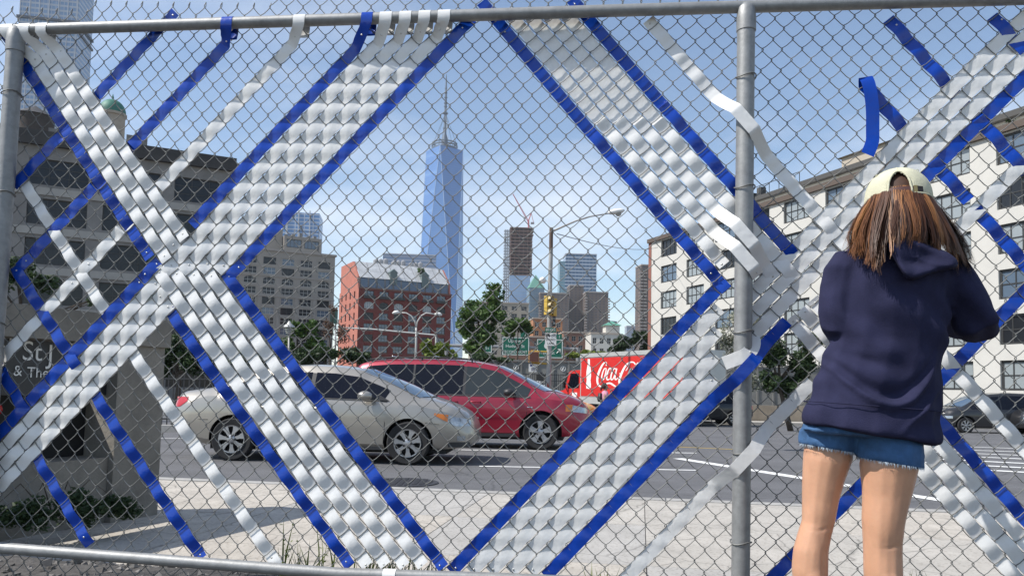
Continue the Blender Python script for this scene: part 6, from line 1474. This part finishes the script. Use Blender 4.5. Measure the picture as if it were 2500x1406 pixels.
loft(mb, [hring(2188, 588, 62, .07), hring(2184, 606, 108, .088), hring(2180, 632, 140, .105), hring(2176, 680, 152, .125), hring(2170, 750, 148, .13), hring(2166, 830, 139, .13), hring(2148, 895, 143, .132), hring(2138, 950, 153, .138), hring(2130, 1000, 160, .146, Y=YG-.006, tilt=12), hring(2128, 1040, 163, .152, Y=YG-.012, tilt=20), hring(2128, 1056, 162, .152, Y=YG-.014, tilt=22), hring(2128, 1062, 156, .144, Y=YG-.014, tilt=22)])
mb.tube([q(2080, 640), q(2058, 668, YG-.005), q(2046, 730, YG-.012), q(2046, 790, YG-.012), q(2056, 815, YG+.05), q(2080, 800, 2.60), q(2096, 780, 2.69)], [.06, .066, .058, .056, .055, .047, .036], 14)
mb.tube([q(2285, 640), q(2318, 672, YG-.005), q(2352, 720, YG-.015), q(2381, 776, YG-.005), q(2384, 792, YG+.05), q(2350, 795, 2.62), q(2316, 784, 2.70)], [.062, .068, .064, .067, .062, .052, .04], 14)
m_navy = mat('navy_fleece', (.024, .025, .058), .95, var=.22, vscale=10, bump=.16, bscale=300, spec=.15)
ho = mb.build('hoodie', m_navy, gl); remesh(ho, .0065, 6, folds)
# seam of the waistband
c, a, b = hring(2131, 992, 163, .150, Y=YG-.008, tilt=10); a = Vector(a); b = Vector(b)
MB().tube([c+a*cos(t)*1.0+b*sin(t)*1.0 for t in np.linspace(0, 2*pi, 65)[:-1]], .0016, 4, closed=True).build('waist_seam', m_navy, ho, True)
# hood lying folded on the back, pulled to the right
out = [(2158, 594), (2180, 580), (2208, 573), (2238, 582), (2266, 597), (2300, 609), (2328, 622), (2344, 642), (2336, 655), (2308, 660), (2278, 667), (2252, 676), (2226, 688), (2206, 676), (2194, 652), (2180, 628)]
cen = np.array([2240, 628]); mb = MB(); rows = []
for f, hgt in ((1.0, .0), (.99, .035), (.93, .052), (.80, .060), (.6, .055), (.4, .046), (.2, .04), (.05, .038)):
    row = []
    for k, o_ in enumerate(out):
        p2 = cen+(np.array(o_)-cen)*f; ridge = .018*math.exp(-((p2[1]-(600+(p2[0]-2170)*.28+26))/9)**2)*(1 if f < .95 else 0)
        Yb = YG-.088-.03*max(0, min(1, (p2[1]-585)/60)); row.append(q(p2[0], p2[1], Yb-hgt+ridge))
    rows.append(row)
mb.grid(rows, wrap=True); mb.f.append(tuple(7*16+k for k in range(16))); mb.m.append(0)
hood = mb.build('hood', m_navy, gl)
ms = hood.modifiers.new('s', 'SUBSURF'); ms.levels = ms.render_levels = 2; evaluated(hood)
for v in hood.data.vertices: pp = v.co+ORI_G; v.co.y += .006*mnoise.noise(pp*14)+.004*mnoise.noise(pp*30)
hood.data.polygons.foreach_set('use_smooth', [True]*len(hood.data.polygons))
mb = MB(); mb.tube([q(x, y, YG-.128-.01*(i % 2)) for i, (x, y) in enumerate(((2172, 600), (2184, 628), (2196, 650), (2210, 676), (2228, 684), (2254, 673)))], .0022, 5); mb.build('hood_seam', m_navy, hood, True)
# hair
def hair_mat(name, c0, c1):
    m = bpy.data.materials.new(name); m.use_nodes = True; t = m.node_tree; b = t.nodes['Principled BSDF']; b.inputs['Roughness'].default_value = .5; b.inputs['Specular IOR Level'].default_value = .35
    gi = t.nodes.new('ShaderNodeNewGeometry'); rr = t.nodes.new('ShaderNodeMixRGB'); rr.inputs[1].default_value = (*c0, 1); rr.inputs[2].default_value = (*c1, 1)
    t.links.new(gi.outputs['Random Per Island'], rr.inputs[0]); t.links.new(rr.outputs[0], b.inputs['Base Color']); return m
m_hair = [hair_mat('dark_auburn_hair', (.035, .014, .008), (.09, .034, .015)), hair_mat('auburn_hair', (.10, .038, .015), (.21, .085, .03)), hair_mat('copper_hair', (.20, .08, .028), (.34, .155, .055))]
m_hbase = mat('hair_base_brown', (.05, .02, .01), .7, var=.3, vscale=60)  # dark brown base volume filling in behind the strands
mb = MB()
loft(mb, [hring(2192, 424, 26, .035), hring(2192, 436, 46, .062), hring(2192, 458, 62, .084), hring(2192, 490, 68, .092), hring(2190, 530, 72, .096), hring(2190, 565, 80, .09), hring(2190, 595, 88, .09)])
hb = mb.build('hair', m_hbase, gl, True)
TAB = np.array([(-105, 2100, 598, .02), (-82, 2070, 606, -.02), (-66, 2066, 612, -.05), (-52, 2092, 618, -.09), (-40, 2120, 642, -.125), (-28, 2142, 655, -.140), (-18, 2158, 628, -.145), (-6, 2186, 592, -.135), (8, 2215, 590, -.13), (22, 2252, 600, -.13), (38, 2294, 614, -.125), (54, 2330, 634, -.11), (70, 2360, 652, -.085), (86, 2374, 656, -.05), (105, 2352, 640, .0)])
AZ = .44                                   # the head is turned so that its back faces the camera
g = np.random.default_rng(9); mb = MB()
locks = [(g.uniform(-105, 105), g.normal(0, 1, 2), g.random(), g.normal()) for _ in range(105)]
for k in range(6500):
    lk = locks[int(g.integers(0, 105))]; ph = lk[0]+g.normal(0, 1.2); ph = max(-106, min(106, ph)); r = radians(lk[0]+g.normal(0, 3.4))
    P0 = Vector((hc.x+.090*sin(r-AZ), YG-.093*cos(r-AZ), at(2192, 476+22*(1-cos(r))+g.uniform(-6, 4), YG).z)); ex, ey, ed = [np.interp(ph, TAB[:, 0], TAB[:, i]) for i in (1, 2, 3)]
    L = min(1.0, g.uniform(.62, 1.06)); ex += lk[1][0]*9+g.normal(0, 2.2); ey += lk[1][1]*10+g.normal(0, 4)
    P3 = q(ex, ey, YG+ed-.012+g.normal(0, .006))
    ov = Vector((sin(r-AZ), -cos(r-AZ), 0)); bul = .012+.010*lk[2]; mid = P0.lerp(P3, .30)+ov*bul*1.3+Vector((0, -.004, -.012)); mid2 = P0.lerp(P3, .70)+ov*bul*(.4+1.1*lk[2])+Vector((.014*lk[3]+.002*g.normal(), -.008, -.018))
    def bz(t): return P0*(1-t)**3+mid*3*t*(1-t)**2+mid2*3*t*t*(1-t)+P3*t**3
    n = 7; w0 = g.uniform(.0008, .0017); ph2 = lk[3]*3+g.normal(0, .5); wav = g.uniform(0, .0030)*(.4+lk[2]); pts = []
    for i in range(n+1):
        t_ = i/n*L; p = bz(t_); p = p+Vector((wav*sin(t_*9+ph2), wav*.6*cos(t_*7+ph2), 0)); pts.append(p)
    wd = Vector((cos(r-AZ), sin(r-AZ), .1)).normalized(); vs = []
    for i, p in enumerate(pts): w = w0*(1-.75*(i/n)**2); vs += [p-wd*w, p+wd*w]
    cls = int(lk[2]*997) % 10; hm_ = 0 if (cls < 3 or (abs(lk[0]+6) < 13 and cls < 8)) else (1 if cls < 7 else 2)
    if lk[0] > 60 and hm_ == 2: hm_ = 1
    mb.add(vs, [(2*i, 2*i+1, 2*i+3, 2*i+2) for i in range(n)], hm_)
st = MB(); st.v = mb.v; st.f = mb.f; st.m = mb.m
o = st.build('hair_strands', m_hair, hb); o['kind'] = 'stuff'
# stray hairs
# cap worn backwards, with the arched opening and strap towards the camera
m_cap = mat('pale_khaki_cotton', (.56, .545, .40), .92, var=.10, vscale=18, bump=.3, bscale=320)
cc = q(2192, 492, YG); Rx, Ry, Rz_ = 75.5*kg, .104, 80*kg
tiltM = Matrix.Rotation(radians(-7), 3, 'X')
def cap_pt(th, ph, f=1.0):                 # th: 0 at the camera side, ph: 0 at rim, pi/2 crown
    th = th-.42; v = Vector((Rx*sin(th)*cos(ph)**.82*f, -Ry*cos(th)*cos(ph)**.82*f, Rz_*sin(ph)*f)); return cc+tiltM @ v
def rim_z(th): return -.0+.0
mb = MB(); NT, NP = 72, 18; rows = []
op_w, op_h = .34, .74                     # opening half-angle and height
vs = {}
for i in range(NT):
    for j in range(NP+1):
        th = 2*pi*i/NT; ph = -.10+(pi/2+.10)*j/NP; vs[(i, j)] = (th, ph)
def in_open(th, ph):
    a = (th+pi) % (2*pi)-pi
    if abs(a) > op_w or ph < .14: return False
    return ph < .14+(op_h-.14)*sqrt(max(0, 1-(a/op_w)**2))*1.0
V = []; idx = {}
for (i, j), (th, ph) in vs.items(): idx[(i, j)] = len(V); V.append(cap_pt(th, ph))
Fc = []
for i in range(NT):
    for j in range(NP):
        th = 2*pi*(i+.5)/NT; ph = -.10+(pi/2+.10)*(j+.5)/NP; a = (th+pi) % (2*pi)-pi
        if abs(a) < op_w and -.2 < ph < op_h*sqrt(max(0, 1-(a/op_w)**2)): continue
        Fc.append((idx[(i, j)], idx[((i+1) % NT, j)], idx[((i+1) % NT, j+1)], idx[(i, j+1)]))
mb.add(V, Fc); cap = mb.build('cap', m_cap, gl, True)
so_ = cap.modifiers.new('t', 'SOLIDIFY'); so_.thickness = .003; evaluated(cap); cap.data.polygons.foreach_set('use_smooth', [True]*len(cap.data.polygons))
arch = [cap_pt(a, max(-.08, op_h*sqrt(max(0, 1-(a/op_w)**2))), 1.008) for a in np.linspace(-op_w, op_w, 25)]
MB().tube([cap_pt(-op_w*1.02, -.1, 1.008)]+arch+[cap_pt(op_w*1.02, -.1, 1.008)], .0036, 6).build('arch_binding', m_cap, cap, True)
def band(a0, a1, p0, p1, f, m, name, n=16):
    b_ = MB(); b_.grid([[cap_pt(a, p, f) for p in np.linspace(p0, p1, 3)] for a in np.linspace(a0, a1, n)]); return b_.build(name, m, cap, True)
m_strap = mat('brown_leather', (.085, .035, .03), .55, var=.2, vscale=40)
band(-op_w*1.05, op_w*1.35, -.06, .10, 1.012, m_strap, 'strap'); band(op_w*1.15, op_w*1.5, -.085, .125, 1.02, mat('brass', (.45, .33, .14), .4, metal=.8), 'buckle', 5); band(op_w*1.5, op_w*2.1, -.06, .11, 1.014, mat('dark_leather', (.02, .014, .012), .6), 'strap_end', 6)
for a in (-2.4, -1.35, 1.35, 2.4): MB().tube([cap_pt(a, p, 1.004) for p in np.linspace(-.08, pi/2, 14)], .0012, 4).build('panel_seam', m_cap, cap)
MB().tube([cap_pt(0, p, 1.004) for p in np.linspace(op_h+.02, pi/2, 8)], .0014, 4).build('panel_seam', m_cap, cap)
MB().lathe([(0, .004), (.006, .003), (.008, 0)], cap_pt(0, pi/2, 1.0), 10).build('button', m_cap, cap, True)
for a in (-.95, .95): MB().tube([cap_pt(a, .85, 1.004)+Vector((.004*cos(t_), 0, .004*sin(t_))) for t_ in np.linspace(0, 2*pi, 9)[:-1]], .0012, 4, closed=True).build('eyelet', m_cap, cap)
MB().tube([cap_pt(a, -.10, 1.002) for a in np.linspace(op_w, 2*pi-op_w, 50)], .003, 6).build('rim_binding', m_cap, cap, True)
br = MB(); br.grid([[cap_pt(pi+a, -.08, 1.0)+tiltM @ Vector((0, d*.07*cos(a*.75), -.012*d*d-.012*(a/.9)**2)) for d in (0, .5, 1.0)] for a in np.linspace(-.9, .9, 13)])
bo = br.build('brim', m_cap, cap, True)

# ------------------------------------------------------------------ summer haze over the city
mb = MB().span(-1500, 1500, -80, 1500, -2.5, 560)
hz = mb.build('haze', None); hz.data.materials.clear()
hm = bpy.data.materials.new('summer_haze'); hm.use_nodes = True; t = hm.node_tree
for n in list(t.nodes):
    if n.type != 'OUTPUT_MATERIAL': t.nodes.remove(n)
pv_ = t.nodes.new('ShaderNodeVolumePrincipled'); pv_.inputs['Color'].default_value = (.86, .92, 1.0, 1); pv_.inputs['Density'].default_value = .0001; pv_.inputs['Anisotropy'].default_value = .2
t.links.new(pv_.outputs[0], t.nodes['Material Output'].inputs['Volume'] if 'Material Output' in t.nodes else [n for n in t.nodes if n.type == 'OUTPUT_MATERIAL'][0].inputs['Volume'])
hz.data.materials.append(hm); hz['kind'] = 'stuff'
tag(hz, 'thin pale summer haze hanging over the whole city', 'haze')
